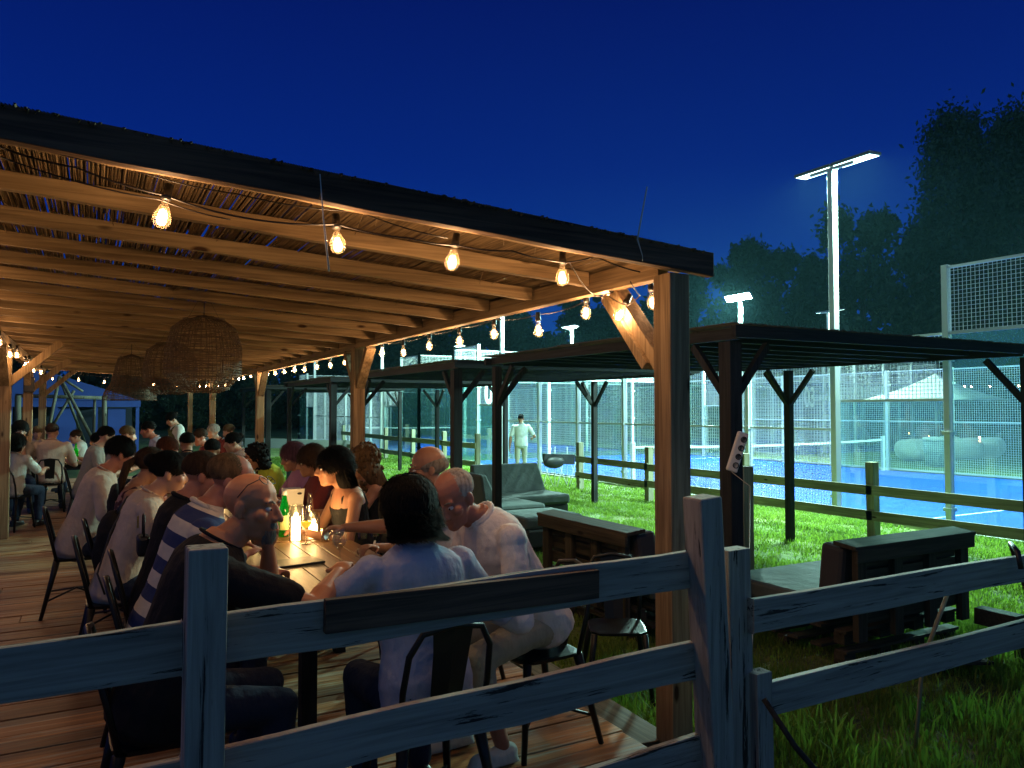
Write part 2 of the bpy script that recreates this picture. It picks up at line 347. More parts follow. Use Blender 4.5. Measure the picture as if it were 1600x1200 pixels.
def court(x0, y0, label, number=None, full=True, l=20, w=10):
    root = thing('court_enclosure', (x0, y0, GZ), label, 'court enclosure', 'glass and mesh enclosures of the courts')
    z0 = GZ
    def side(p, d, spans):
        n = len(spans)
        for k, (g, m) in enumerate(spans):   # glass height, total height
            a = Vector((p[0], p[1], 0))+d*(2*k)
            if g:
                nb = Vector((-d.y, d.x, 0))*.006
                gp = MB(); c0 = a+d*.06; c1 = a+d*1.94
                gp.add([(pp.x+nb.x*s, pp.y+nb.y*s, zz) for s in (-1, 1) for (pp, zz) in ((c0, z0+.02), (c1, z0+.02), (c1, z0+g-.02), (c0, z0+g-.02))],
                       [(3, 2, 1, 0), (4, 5, 6, 7), (0, 1, 5, 4), (1, 2, 6, 5), (2, 3, 7, 6), (3, 0, 4, 7)])
                gp.build('glass_panel', G_court, root)
            if m > g:
                mb = MB(); wires(mb, (a.x, a.y), d, 2, z0+g+.03, z0+m)
                mb.build('mesh_panel', M_wire, root)
            for zz in ([z0+m, z0+g] if g else [z0+m, z0+1.5, z0+.06]):
                e0 = a+d*.05; e1 = a+d*1.95
                MB().bar((e0.x, e0.y, zz), (e1.x, e1.y, zz), .05, .04).build('frame_rail', M_galv, root)
            h = max(m, spans[k-1][1] if k else m)
            ps = MB().bar((a.x, a.y, z0), (a.x, a.y, z0+h+.04), .10, .09).build('post', M_galv, root)
            for zz in (z0+.35, z0+1.5, z0+2.6): MB().box((a.x, a.y, zz), (.15, .13, .05)).build('clamp', M_galv, root).parent = ps
        e_ = Vector((p[0], p[1], 0))+d*(2*n)
        MB().bar((e_.x, e_.y, z0), (e_.x, e_.y, z0+spans[-1][1]+.04), .10, .09).build('post', M_galv, root)
    prof = [(3, 4), (2, 3)] + [(0, 3)]*(int(l/2)-4) + [(2, 3), (3, 4)]
    side((x0, y0), Vector((0, 1, 0)), prof)
    side((x0+w, y0), Vector((0, 1, 0)), prof)
    side((x0, y0+l), Vector((1, 0, 0)), [(3, 4)]*5)
    side((x0, y0), Vector((1, 0, 0)), [(3, 4)]*5)
    # low kerb under the mesh
    km = mat('kerb_concrete', (.42, .43, .38), .9)
    for xx in (x0-.09, x0+w+.09): MB().span((xx-.05, y0, z0), (xx+.05, y0+l, z0+.05)).build('kerb', km, root)
    if number:
        for (txt, lc, rot) in number: text_mesh(txt, 1.12, 'number', M_num, root, Vector(lc)-root.location, rot)
    return root
floor_sheet('court_floor', CX0, 4.9, CX1, 24.9); court_lines(CX0, 4.9)
floor_sheet('court_floor', CX0, 28.2, CX1, 48.2); court_lines(CX0, 28.2)
floor_sheet('court_floor', 25.1, 21.9, 35.1, 41.9)
court(CX0, 4.9, 'nearest court enclosure of steel mesh and glass behind the ranch fence, reading 01', [('01', (12.86, 24.84, 2.22), (R(90), 0, 0))])
court(CX0, 28.2, 'farther court enclosure of glass and mesh standing in line behind the nearest court', [('02', (11.26, 31.9, 2.2), (R(90), 0, R(-90)))])
court(25.1, 21.9, 'court enclosure beyond the nearest court on the right, reading 03', [('03', (26.2, 21.86, 2.12), (R(90), 0, 0))])
def net(x0, y, w, label):
    t = thing('court_net', (x0+w/2, y, GZ), label, 'net', 'nets across the courts')
    for x in (x0+.25, x0+w-.25):
        MB().bar((x, y, GZ), (x, y, GZ+1.05), .09, .09).build('post', M_galv, t)
    b = MB(); pts = []; n = 24
    for i in range(n+1):
        x = x0+.3+(w-.6)*i/n; pts.append((x, GZ+.93-.06*math.sin(math.pi*i/n)))
    for i in range(n): b.bar((pts[i][0], y, pts[i][1]), (pts[i+1][0], y, pts[i+1][1]), .02, .06)
    b.build('net_band', M_canvas, t)
    b = MB(); nx = int((w-.6)/.06)
    for i in range(nx+1):
        x = x0+.3+(w-.6)*i/nx; b.bar((x, y, GZ+.02), (x, y, GZ+.9-.06*math.sin(math.pi*i/nx)), .004, .004)
    for j in range(14): b.bar((x0+.3, y+.004, GZ+.03+j*.06), (x0+w-.3, y+.004, GZ+.03+j*.06), .004, .004)
    b.build('net_mesh', M_rub, t)
net(CX0, 14.9, 10, 'low net with a white top band stretched across the nearest blue court')
net(CX0, 38.2, 10, 'net across the farther court behind the nearest one')

# floodlight masts
LED = mat('led_panel', (1, 1, 1), .5, emit=((.62, 1, .93), 9))
LEDH = mat('led_panel_facing', (1, 1, 1), .5, emit=((.62, 1, .93), 120))
def mast(x, y, h, sx, label, power, tilt=25, led=LED, head=1.25):
    t = thing('floodlight_mast', (x, y, GZ), label, 'floodlight', 'floodlight masts around the courts')
    MB().bar((x, y, GZ), (x, y, GZ+h-.02), .13, .11).build('pole', M_galv, t, bevel=.008)
    hx = x+sx*.10; m = Euler((0, R(tilt)*-sx, 0)).to_matrix()   # leans so that its underside looks into the court
    hd = MB(); ln = MB()
    for s in (-1, 1):
        hd.box((hx, y+s*(head/4+.02), GZ+h+.05), (.30, head/2, .055), m)
        ln.box(Vector((hx, y+s*(head/4+.02), GZ+h+.05))+m @ Vector((0, 0, -.031)), (.25, head/2-.05, .006), m)
    hs_ = hd.build('lamp_housing', mat('lamp_housing_paint', (.16, .17, .17), .5), t, bevel=.004)
    ln.build('led_panel', led, t).parent = hs_
    MB().bar((x, y-head*.3, GZ+h-.02), (x, y+head*.3, GZ+h-.02), .05, .05).build('bracket', M_galv, t)
    if power:
        L = bpy.data.lights.new('floodlight', 'AREA'); L.shape = 'RECTANGLE'; L.size = .25; L.size_y = head-.05; L.energy = power; L.color = (.55, 1, .86)
        lo = bpy.data.objects.new('floodlight_beam', L); COL.objects.link(lo); lo.parent = t
        lo.location = Vector((hx-x, 0, h+.05))+m @ Vector((0, 0, -.045)); lo.rotation_euler = m.to_euler()
    return t
PW = 3000
mast(11.18, 8.8, 6.05, 1, 'tall white floodlight mast with a lit bar lamp on top, nearest to the pergola', PW*1.35, 3, head=1.5)
mast(11.18, 21, 6.05, 1, 'white floodlight mast rising behind the black gazebo near the walking man', PW*1.3, 3)
mast(21.42, 8.8, 6.05, -1, 'floodlight mast on the far side of the nearest court, past the right edge', PW*1.3, 28, LEDH)
mast(21.42, 21, 6.05, -1, 'floodlight mast with a dazzling head shining towards the pergola', PW*2.6, 52, LEDH)
mast(11.18, 32.3, 6.05, 1, 'floodlight mast beside the farther court, left of the glass corner', PW*.45, 12)
mast(21.42, 32.6, 6.05, -1, 'small far floodlight mast with a T shaped head seen above the gazebo roof', PW*.45, 12)
mast(11.18, 44, 6.05, 1, 'thin far mast seen through the second bay of the pergola', 0, 12)
mast(21.42, 46, 6.05, -1, 'farthest tiny mast with a faint T shaped head above the mesh', 0, 12)
mast(27.6, 22.0, 6.05, 1, 'far mast with a small grey lamp arm beside the tall nearest mast', PW*.4, 12)

# ---------------------------------------------------------------- ranch fence between lawn and court
fx = 9.8
t = thing('ranch_fence', (fx, 10, GZ), 'grey green two rail ranch fence running along the lawn in front of the blue court', 'fence')
ys = [-.4, 2.1, 4.6, 7.1, 9.55, 12.1, 14.6]
for y in ys: MB().box((fx+random.uniform(-.02, .02), y, GZ+.55), (.13, .13, 1.1), (random.uniform(-.02, .02), 0, 0)).build('post', GREYW['Z'], t, bevel=.006)
for i in range(len(ys)-1):
    for z in (.58, .23): MB().bar((fx-.085, ys[i]-.05, GZ+z+.13+random.uniform(-.02, .02)), (fx-.085, ys[i+1]+.05, GZ+z+.13+random.uniform(-.02, .02)), .03, .14).build('rail', GREYW['Y'], t, bevel=.004)
t = thing('ranch_fence', (fx, 24, GZ), 'far section of pale two rail ranch fence left of the walking man', 'fence')
ys = [19.9, 22.3, 25, 27.8, 30.6, 33.4]
for y in ys: MB().box((fx, y, GZ+.58), (.13, .13, 1.16)).build('post', GREYW['Z'], t, bevel=.006)
for i in range(len(ys)-1):
    for z in (.80, .28): MB().bar((fx-.085, ys[i]-.05, GZ+z), (fx-.085, ys[i+1]+.05, GZ+z+random.uniform(-.03, .03)), .03, .16).build('rail', GREYW['Y'], t, bevel=.004)

# ---------------------------------------------------------------- front fence
t = thing('painted_fence', (1.2, 2.4, GZ), 'weathered white painted rail fence in the foreground closing off the end of the deck', 'fence')
def fpost(x, y, w, z0, z1, lean=0, d=None):
    d = d or w
    b = MB(); b.bar((x-lean*(z1-z0)/2, y, z0), (x+lean*(z1-z0)/2*-1+lean*(z1-z0)*0, y, z1), w, d, up=(0, 1, 0), jit=.002); return b
MB().box((.285, 2.335, .53), (.105, .10, 1.46), (0, R(.4), 0)).build('post', PAINT['Z'], t, bevel=.005)
MB().box((2.225, 2.36, .55), (.115, .11, 1.50), (R(1), R(-4.2), 0)).build('post', PAINT['Z'], t, bevel=.008)
MB().box((2.47, 2.47, .42), (.13, .08, 1.25), (0, R(-1), 0)).build('post', PAINT['Z'], t, bevel=.005)
MB().box((2.56, 2.42, .14), (.09, .07, .75), (0, R(-1), 0)).build('post', PAINT['Z'], t, bevel=.004)
MB().box((6.4, 2.5, .4), (.12, .12, 1.2)).build('post', PAINT['Z'], t, bevel=.005)
MB().box((-1.7, 2.335, .53), (.105, .10, 1.46)).build('post', PAINT['Z'], t, bevel=.005)
def rail(x0, z0, x1, z1, y=2.405, h=.148, th=.032): # z = top edge
    b = MB(); n = 9
    d = random.random()*9
    for i in range(n): pass
    top = [(x0+(x1-x0)*i/n, z0+(z1-z0)*i/n+.004*math.sin(i*1.3+d)) for i in range(n+1)]
    bot = [(p[0], p[1]-h+.005*math.sin(i*1.7+d*2)) for i, p in enumerate(top)]
    vs = []; fs = []
    for yy in (y-th/2, y+th/2):
        for p in top: vs.append((p[0], yy, p[1]))
        for p in bot: vs.append((p[0], yy, p[1]))
    m = n+1
    for i in range(n):
        fs += [(i, i+1, m+i+1, m+i)[::-1], (2*m+i, 2*m+i+1, 3*m+i+1, 3*m+i), (i, 2*m+i, 2*m+i+1, i+1)[::-1], (m+i, m+i+1, 3*m+i+1, 3*m+i)[::-1]]
    fs += [(0, m, 3*m, 2*m), (n, 2*m+n, 3*m+n, m+n)]
    b.add(vs, fs); return b.build('rail', PAINT['X'], t, bevel=.003)
rail(-1.8, 1.005, .235, 1.04); rail(.30, 1.045, 2.19, 1.075)
rail(-1.8, .60, .235, .655); rail(.30, .66, 2.20, .705)
rail(-1.8, .25, .235, .27); rail(.30, .27, 2.22, .325)
rail(2.50, .835, 6.4, .825, 2.41); rail(2.58, .46, 6.4, .47, 2.41)
MB().box((1.155, 2.373, 1.003), (1.03, .03, .105), (0, R(.6), 0)).build('dark_board', FASC, t, bevel=.003)
t = thing('garden_hose', (4.6, 2.4, .8), 'dark hose looped over the right end of the painted fence and trailing to the grass', 'hose')
b = MB(); b.tube([(4.45, 2.33, .78), (4.46, 2.35, .87), (4.52, 2.42, .90), (4.62, 2.46, .84), (4.65, 2.40, .6), (4.62, 2.36, .3), (4.5, 2.3, .0), (4.3, 2.2, GZ+.02)], .014, 8)
b.build('hose', M_rub, t)
b = MB(); b.tube([(4.1, 2.5, .72), (3.92, 2.56, .3), (3.9, 2.6, GZ)], [.012, .011, .009], 6)
t = thing('stick', (3.9, 2.6, GZ), 'dry bent stick leaning behind the right rail of the painted fence', 'stick'); b.build('twig', GREYW['Z'], t)
t = thing('pipe', (2.66, 2.3, GZ), 'thin pipe running down from the fence post into the foreground grass', 'pipe')
MB().tube([(2.52, 2.36, .42), (2.58, 2.25, .25), (2.72, 2.05, .0), (2.85, 1.9, GZ)], .012, 8).build('tube', PALW['Z'], t)

# ---------------------------------------------------------------- pergola
t = PER = thing('pergola', (.8, 11.5, 0), 'long timber pergola with a reed roof sheltering the people dining on the deck', 'pergola')
def zr(x): return 2.37+.06*(2.6-x)    # underside of rafters
XR, XL = 2.6, -1.0
RP = [3.02, 8.3, 14.0, 20.1]; LP = [6.9, 11.75, 15.75, 20.1]
for y in RP:
    MB().span((XR-.075, y-.07, GZ if y < 3.1 else 0), (XR+.055, y+.06, 2.34)).build('post', PINE['Z'], t, bevel=.005)
for y in LP: MB().span((XL-.07, y-.07, 0), (XL+.07, y+.07, zr(XL)-.12)).build('post', PINE['Z'], t, bevel=.005)
MB().span((2.03, 20.05, 0), (2.13, 20.15, 2.3)).build('post', PINE['Z'], t, bevel=.005)
# side beams along the roof
MB().span((XR-.06, 3.06, 2.325), (XR+.01, 20.3, 2.44)).build('side_beam', PINE['Y'], t, bevel=.004)
MB().span((XR-.035, 8.32, 2.303), (XR+.03, 15.2, 2.3235)).build('side_beam', PINE['Y'], t)
MB().span((XL-.04, 3.06, zr(XL)-.13), (XL+.04, 20.3, zr(XL)-.003)).build('side_beam', PINE['Y'], t, bevel=.004)
# knee braces
def brace(x, y, s, z=2.33, L=.5, w=.07):
    MB().bar((x, y+s*.03, z-L), (x, y+s*(L-.02), z-.01), w, .10, up=(1, 0, 0)).build('knee_brace', PINE['Z'], t, bevel=.003)
brace(2.63, 3.08, 1, 2.33, .46); brace(2.60, 3.16, 1, 2.30, .42, .05)
for y in RP[1:]:
    brace(XR, y, -1, L=.44); brace(XR, y, 1, L=.44)
for y in LP[1:]:
    brace(XL, y, -1, zr(XL)-.13, .5); brace(XL, y, 1, zr(XL)-.13, .5)
    MB().bar((XL+.03, y, zr(XL)-.6), (XL+.62, y, zr(XL)-.04), .07, .10).build('knee_brace', PINE['Z'], t, bevel=.003)
# front beam: dark outer fascia with a pale ledger behind it
FT = [(-1.45, 0), (2.88, 0)]
def sloped(x0, x1, y0, y1, dz0, dz1, name, m, bev=.004):
    b = MB(); n = 14; vs = []; fs = []
    for i in range(n+1):
        x = x0+(x1-x0)*i/n; j = .003*math.sin(i*2.1)
        for yy in (y0, y1):
            for dz in (dz0, dz1): vs.append((x, yy, zr(x)+dz+(j if dz == dz0 else -j)))
    for i in range(n):
        a = i*4; c = a+4
        fs += [(a, c, c+1, a+1), (a+2, a+3, c+3, c+2), (a, a+2, c+2, c), (a+1, c+1, c+3, a+3)]
    fs += [(0, 1, 3, 2), (n*4, n*4+2, n*4+3, n*4+1)]
    return b.add(vs, fs).build(name, m, t, bevel=bev)
sloped(-1.45, 2.80, 2.925, 2.975, -.02, .10, 'front_beam', FASC)
sloped(-1.4, 2.66, 2.978, 3.045, -.005, .09, 'ledger', PINE['X'])
yr = 3.70; k = 0
while yr < 20.5:
    x1 = XR-.065
    sloped(-1.35, x1 if k else XR-.065, yr-.023+random.uniform(-.006, .006), yr+.023, 0, .078, 'rafter', PINE['X'], .003)
    yr += .64+random.uniform(-.02, .02); k += 1
sloped(-1.35, 2.7, 20.42, 20.48, -.01, .1, 'end_beam', PINE['X'])
# reed mat: thousands of separate stems along the roof, some missing
reedm = mat('dry_reed', (.40, .27, .14), .8, vary=((90, 3, 90), (.14, .09, .045), .35, .65))
vv = []; ff = []
x = -1.42
while x < 2.72:
    y = 2.93+random.uniform(-.03, .03)
    while y < 20.55:
        L = random.uniform(.9, 1.9); y2 = min(y+L, 20.6)
        if random.random() > .012:
            r = random.uniform(.0038, .0068); xa = x+random.uniform(-.007, .007); xb = x+random.uniform(-.007, .007)
            if random.random() < .06: xb += random.uniform(-.06, .06)
            za = random.uniform(.086, .100); zb = random.uniform(.086, .100)
            n = len(vv)
            for (px_, py_, pz_) in ((xa, y, zr(xa)+za), (xb, y2, zr(xb)+zb)):
                for q in range(3):
                    a = q*2.094+.5; vv.append((px_+r*math.cos(a), py_, pz_+r*math.sin(a)))
            ff += [(n, n+1, n+4, n+3), (n+1, n+2, n+5, n+4), (n+2, n, n+3, n+5)]
        y = y2+random.uniform(-.05, .02)
    x += .0086
x = -1.42
while x < 2.72:
    y = 2.97
    while y < 20.5:
        y2 = min(y+random.uniform(1.5, 3), 20.6); n = len(vv); xb = x+random.uniform(-.02, .02)
        for (px_, py_) in ((x, y), (xb, y2)):
            for q in range(3): vv.append((px_+.0066*math.cos(q*2.094), py_, zr(px_)+.112+.0066*math.sin(q*2.094)))
        ff += [(n, n+1, n+4, n+3), (n+1, n+2, n+5, n+4), (n+2, n, n+3, n+5)]; y = y2
    x += random.uniform(.0098, .0118)
b = MB(); b.add(vv, ff); b.build('reed_roof', reedm, t)
# binding wires and frayed reeds
b = MB()
for i in range(160):
    x = random.uniform(-1.2, 2.6); y = random.uniform(3, 12); L = random.uniform(.08, .3); a = random.uniform(-.5, .5)
    z = zr(x)+.083; b.tube([(x, y, z), (x+L*.4*math.sin(a), y+L*.5, z-random.uniform(.0, .03)), (x+L*math.sin(a), y+L, z-random.uniform(0, .05))], .002, 3)
b.build('loose_reeds', reedm, t)
b = MB()
for x in np.arange(-1.2, 2.6, .45):
    b.tube([(x, yy, zr(x)+.082) for yy in np.arange(3.0, 20.4, .5)], .0015, 3)
b.build('binding_wire', M_cable, t)

# zip ties and stray wire ends at the front beam
p = at(510, 350, Y=2.915)
tz = thing('cable_tie', p, 'pale cable tie sticking up and down across the beam beside the second bulb', 'cable tie')
MB().tube([at(500, 272, Y=2.90), at(505, 340, Y=2.905), at(508, 365, Y=2.90), at(514, 424, Y=2.90)], [.002, .003, .0045, .004], 5).build('strap', M_white, tz)
tz = thing('cable_tie', at(1000, 372, Y=2.915), 'white cable tie pointing up into the sky above the corner post', 'cable tie')
MB().tube([at(1011, 292, Y=2.90), at(1003, 335, Y=2.90), at(996, 374, Y=2.90), at(1004, 400, Y=2.91), at(1004, 408, Y=2.915)], [.0035, .004, .004, .002, .002], 5).build('strap', M_white, tz)

# ---------------------------------------------------------------- string lights
M_sock = mat('bulb_socket', (.015, .013, .012), .4)
def bulb_proto():
    r = thing('light_bulb', (0, 0, -50), 'x', 'light bulb')
    MB().lathe([(.006, .07), (.016, .068), (.017, .03), (.019, .028), (.019, .008), (.015, .006)]).build('socket', M_sock, r, local=True)
    MB().lathe([(.0125, .008), (.013, -.006), (.016, -.018), (.024, -.034), (.031, -.050), (.0335, -.066), (.031, -.082), (.022, -.095), (.010, -.1015), (.0008, -.1025)], closed=False).build('glass', G_bulb, r, local=True)
    f = MB()
    for k in range(6):
        a = k*math.pi/3; c, s = math.cos(a)*.008, math.sin(a)*.008
        f.tube([(c, s, -.036), (c*1.2, s*1.2, -.076)], .0016, 4)
    f.build('filament', M_ledwarm, r, local=True)
    L = bpy.data.lights.new('bulb_glow', 'POINT'); L.energy = 7.6; L.color = (1, .60, .30); L.shadow_soft_size = .02
    lo = bpy.data.objects.new('bulb_glow', L); COL.objects.link(lo); lo.parent = r; lo.location = (0, 0, -.058)
    return r
BP = bulb_proto(); used = [False]
BULBS = []
def bulb(p, label, tilt=(0, 0), scale=1):
    o = BP if not used[0] else copy_tree(BP); used[0] = True
    o.location = Vector(p)+Vector((0, 0, .06)); o.rotation_euler = (tilt[0], tilt[1], random.uniform(0, 3)); tag(o, label, 'light bulb', 'warm filament bulbs of the festoon lights')
    o.scale = (scale,)*3
    BULBS.append(o); return o
fr = [(258, 340), (526, 382), (710, 409), (879, 434)]
fr_l = ['largest glowing bulb, hanging alone near the left under the front beam', 'glowing bulb hanging beside the pale cable tie under the front beam',
        'glowing bulb under the middle of the front beam, between two others', 'glowing bulb at the end of a rafter, left of the corner bulbs']
for (x, y), l in zip(fr, fr_l): bulb(at(x, y, Y=3.09), l, (R(6), R(8)))
cb = [((976, 494), 3.25, 2.56, 'bulb glowing against the knee brace at the corner post', (.1, .5)), ((954, 472), 3.35, 2.58, 'tilted bulb tucked under the side beam just left of the knee brace', (.3, -1.0)),
      ((916, 489), 3.5, 2.60, 'upright bulb hanging under the side beam left of the knee brace bulbs', (0, .05)), ((1018, 473), 3.12, 2.78, 'bulb half hidden behind the top of the corner post', (.1, .1))]
for (p, t_, X, l, ti) in cb: bulb(at(p[0], p[1], X=X), l, ti)
rb = [(841, 517), (772, 522), (718, 533), (671, 541), (630, 551), (597, 552), (540, 566)]
side_pts = []
for i, (x, y) in enumerate(rb):
    p = at(x, y, X=2.67); side_pts.append(p); bulb(p, '%s bulb of the row strung below the side beam, counted from the corner post' % ORD[i], (random.uniform(-.08, .08), random.uniform(-.08, .08)))
rb2 = [(516, 571), (495, 573.5), (476, 577), (460, 578), (444, 581), (430, 583), (418, 584), (392, 588), (381, 590.5), (373, 592), (365, 594)]
for i, (x, y) in enumerate(rb2):
    p = at(x, y, X=2.67); side_pts.append(p); bulb(p, '%s small bulb of the far row seen left of the second side post' % ORD[i])
for i, y in enumerate((18.6, 19.8)):
    p = Vector((2.67, y, 2.2)); side_pts.append(p); bulb(p, 'tiny bulb at the far end of the side beam, %s from the end post' % ('second' if i == 0 else 'first'))
for i, x in enumerate((82, 123, 163, 240, 277, 312, 322)):
    bulb(at(x, (592, 594, 597, 601, 604, 603, 603)[i], Y=20.55), '%s bulb from the left along the far end beam of the pergola' % ORD[i])
for i, y in enumerate((9.4, 10.6, 11.5, 12.9, 13.6, 14.6, 16.6, 18.2)):
    bulb((XL+.14, y, 2.34-.05*(i % 2)), '%s bulb along the left side beam, counted from the camera' % ORD[i])
for i, y in enumerate((3.6, 4.8, 6.0, 7.3, 8.4)):  # added bulbs out of view, warm fill for the left row and deck
    bulb((XL+.14, y, 2.36-.05*(i % 2)), '%s added unseen bulb on the near left side beam beyond the picture edge' % ORD[i])
def cable(name, pts, label, r=.0035):
    t = thing('cable', pts[0], label, 'cable', 'dark cables of the festoon lights'); b = MB()
    out = []
    for i in range(len(pts)-1):
        a, c = Vector(pts[i]), Vector(pts[i+1]); L = (c-a).length
        for k in range(8):
            u = k/8; q = a.lerp(c, u); q.z -= .05*L*4*u*(1-u)*.6; out.append(q)
    out.append(Vector(pts[-1])); b.tube(out, r, 5); b.build('wire', M_cable, t)
up = Vector((0, 0, .115))
cable('c', [at(0, 230, Y=3.07), at(120, 262, Y=3.06), at(258, 305, Y=3.08), at(380, 340, Y=3.06), at(526, 350, Y=3.08), at(640, 372, Y=3.06), at(712, 383, Y=3.08), at(800, 392, Y=3.06), at(885, 410, Y=3.08), at(930, 400, Y=3.05), at(1000, 425, Y=3.06)],
      'dark cable carrying the front bulbs along the pale ledger', .004)
cable('c', [at(30, 222, Y=3.0), at(200, 262, Y=3.05), at(370, 303, Y=3.05), at(560, 330, Y=3.05), at(700, 372, Y=3.04)], 'spare dark cable sagging above the front bulbs', .003)
cable('c', [at(0, 245, Y=3.12), at(250, 312, Y=3.10), at(360, 343, Y=3.12)], 'short loose cable crossing behind the largest bulb', .003)
cable('c', [at(890, 410, Y=3.1), at(930, 462, X=2.56), at(950, 462, X=2.56), at(980, 478, X=2.56), at(1000, 462, X=2.56), at(985, 440, Y=3.1)], 'tangled cable looping around the corner bulbs', .003)
cable('c', [at(916, 470, X=2.61)]+[q+up for q in side_pts], 'long cable with the row of bulbs below the side beam')
cable('c', [Vector((XL+.14, y, 2.44)) for y in (3.2, 5, 7, 9.4, 11.5, 13.6, 16.6, 20.3)], 'cable with bulbs along the left side beam')
cable('c', [at(70, 582, Y=20.55), at(123, 584, Y=20.55), at(240, 590, Y=20.55), at(330, 592, Y=20.55)], 'cable with bulbs under the far end beam')
jb = thing('junction_box', (XL, 15.6, 2.05), 'small dark box mounted on the second left post under glowing bulbs', 'box')
MB().box((XL+.02, 15.62, 2.08), (.16, .1, .26)).build('case', M_rub, jb, bevel=.01)

# ---------------------------------------------------------------- wicker pendants
wick = mat('wicker', (.17, .10, .045), .75, vary=((30, 30, 30), (.06, .035, .016), .3, .7))
def basket(c, rad, h, prof, label, seed):
    rr = random.Random(seed)
    t = thing('wicker_pendant', (c[0], c[1], c[2]+h/2), label, 'pendant lamp', 'woven wicker pendant lamps under the roof')
    b = MB(); n = int(46*rad/.27)
    def pr(u):
        for i in range(len(prof)-1):
            if prof[i][0] <= u <= prof[i+1][0]:
                k = (u-prof[i][0])/(prof[i+1][0]-prof[i][0]+1e-9); k = k*k*(3-2*k) if prof is not None else k
                return prof[i][1]*(1-k)+prof[i+1][1]*k
        return prof[-1][1]
    wob = [rr.uniform(0, 6) for _ in range(6)]
    def P(a, u):
        r = rad*pr(u)*(1+.03*math.sin(3*a+wob[0]+u*4)+.02*math.sin(7*a+wob[1]))
        return Vector((c[0]+r*math.cos(a), c[1]+r*math.sin(a), c[2]+h/2-u*h))
    for k in range(n):      # ribs wander like hand bent cane
        a0 = 2*math.pi*k/n+rr.uniform(-.03, .03); dr = rr.uniform(-.12, .12)
        b.tube([P(a0+dr*j/12+rr.uniform(-.012, .012), j/12) for j in range(13)], .0032, 4)
    j = 0; u = .04
    while u < 1:
        ph = rr.uniform(0, 6); am = rr.uniform(.002, .012)
        b.tube([P(2*math.pi*k/40, min(1, max(0, u+am*math.sin(3*2*math.pi*k/40+ph)+rr.uniform(-.003, .003)))) for k in range(41)], .003, 4)
        if rr.random() < .3:
            a0 = rr.uniform(0, 6); b.tube([P(a0+k*.08, min(1, max(0, u+.02*k*rr.uniform(-.4, .6)))) for k in range(9)], .003, 3)
        u += .026*rr.uniform(.6, 1.3)
    for k in range(220):
        a0 = rr.uniform(0, 6.28); u = rr.uniform(.35, 1); q = P(a0, u); d = (P(a0+.2*rr.uniform(-1, 1), min(1, u+rr.uniform(-.1, .1)))-q)
        b.tube([q, q+d*.6, q+d+Vector((rr.uniform(-.01, .01), rr.uniform(-.01, .01), 0))], .0022, 3)
    b.build('woven_shade', wick, t)
    b = MB(); b.tube([(c[0], c[1], c[2]+h/2), (c[0], c[1], zr(c[0]))], .004, 5)
    for s in (-1, 1): b.tube([(c[0]+s*rad*.4, c[1], c[2]+h/2-.02), (c[0], c[1], c[2]+h/2+.2)], .0015, 4)
    b.build('hanging_cord', M_cable, t)
dome = [(0, .05), (.04, .55), (.2, .88), (.45, 1), (.75, 1), (.95, .72), (1, .45)]
bell = [(0, .05), (.05, .5), (.3, .62), (.6, .72), (.85, .98), (1, 1.0)]
p = at(318, 553, t=5.9); basket(p, .275, .60, dome, 'nearest and largest round wicker pendant hanging under the rafters', 1)
p = at(266, 575, t=8.3); basket(p, .27, .58, dome, 'middle wicker pendant, half hidden by the nearest one', 2)
p = at(205, 590, t=9.9); basket(p, .31, .60, bell, 'bell shaped wicker pendant, farthest left of the three', 3)

# ---------------------------------------------------------------- black gazebos on the lawn
def gazebo(x0, y0, x1, y1, posts_r, label, ztop=2.33, posts_l=None):
    t = thing('gazebo', ((x0+x1)/2, (y0+y1)/2, GZ), label, 'gazebo', 'dark flat roofed gazebos on the lawn')
    posts = [(x0, y) for y in (posts_l or (y0, y1))]+[(x1, y) for y in posts_r]
    for i, (x, y) in enumerate(posts):
        w = .13 if i == 0 else .095
        MB().span((x-w/2, y-w/2, GZ), (x+w/2, y+w/2, ztop-.13)).build('post', BLACKW['Z'], t, bevel=.004)
        for (dx, dy) in ((0, 1), (0, -1), (1, 0), (-1, 0)):
            ex, ey = x+dx*.42, y+dy*.42
            if x0-.1 <= ex <= x1+.1 and y0-.1 <= ey <= y1+.1:
                MB().bar((x+dx*.03, y+dy*.03, ztop-.60), (ex, ey, ztop-.14), .05, .06).build('knee_brace', BLACKW['Z'], t)
    for (a, c, ax) in (((x0, y0-.1), (x0, y1+.1), 'Y'), ((x1, y0-.1), (x1, y1+.1), 'Y')):
        MB().bar((a[0], a[1], ztop-.07), (c[0], c[1], ztop-.055), .06, .09).build('side_beam', BLACKW[ax], t)
    for y in (y0-.14, y1+.14): MB().bar((x0-.1, y, ztop-.06), (x1+.1, y, ztop-.045), .05, .095).build('end_beam', BLACKW['X'], t)
    n = int((y1-y0)/.42)
    for i in range(1, n):
        y = y0+(y1-y0)*i/n; MB().bar((x0+.04, y, ztop-.045), (x1-.04, y, ztop-.045), .05, .075).build('rafter', BLACKW['X'], t)
    b = MB(); x = x0-.12
    while x < x1+.12:
        y = y0-.18
        while y < y1+.18:
            y2 = min(y+random.uniform(.8, 1.8), y1+.18)
            b.bar((x+random.uniform(-.006, .006), y, ztop-.004+random.uniform(0, .01)), (x+random.uniform(-.01, .01), y2, ztop+random.uniform(0, .01)), .017, .008); y = y2+.004
        x += .024
    b.build('reed_roof', mat('old_dark_reed', (.10, .09, .065), .85), t)
    return t
gazebo(4.52, 4.55, 8.6, 8.62, (4.3+.1, 7.54), 'nearest black gazebo whose flat roof runs off the right edge')
gazebo(4.40, 9.6, 8.6, 13.8, (12.3,), 'second black gazebo standing over the grey covered lounge sofas')
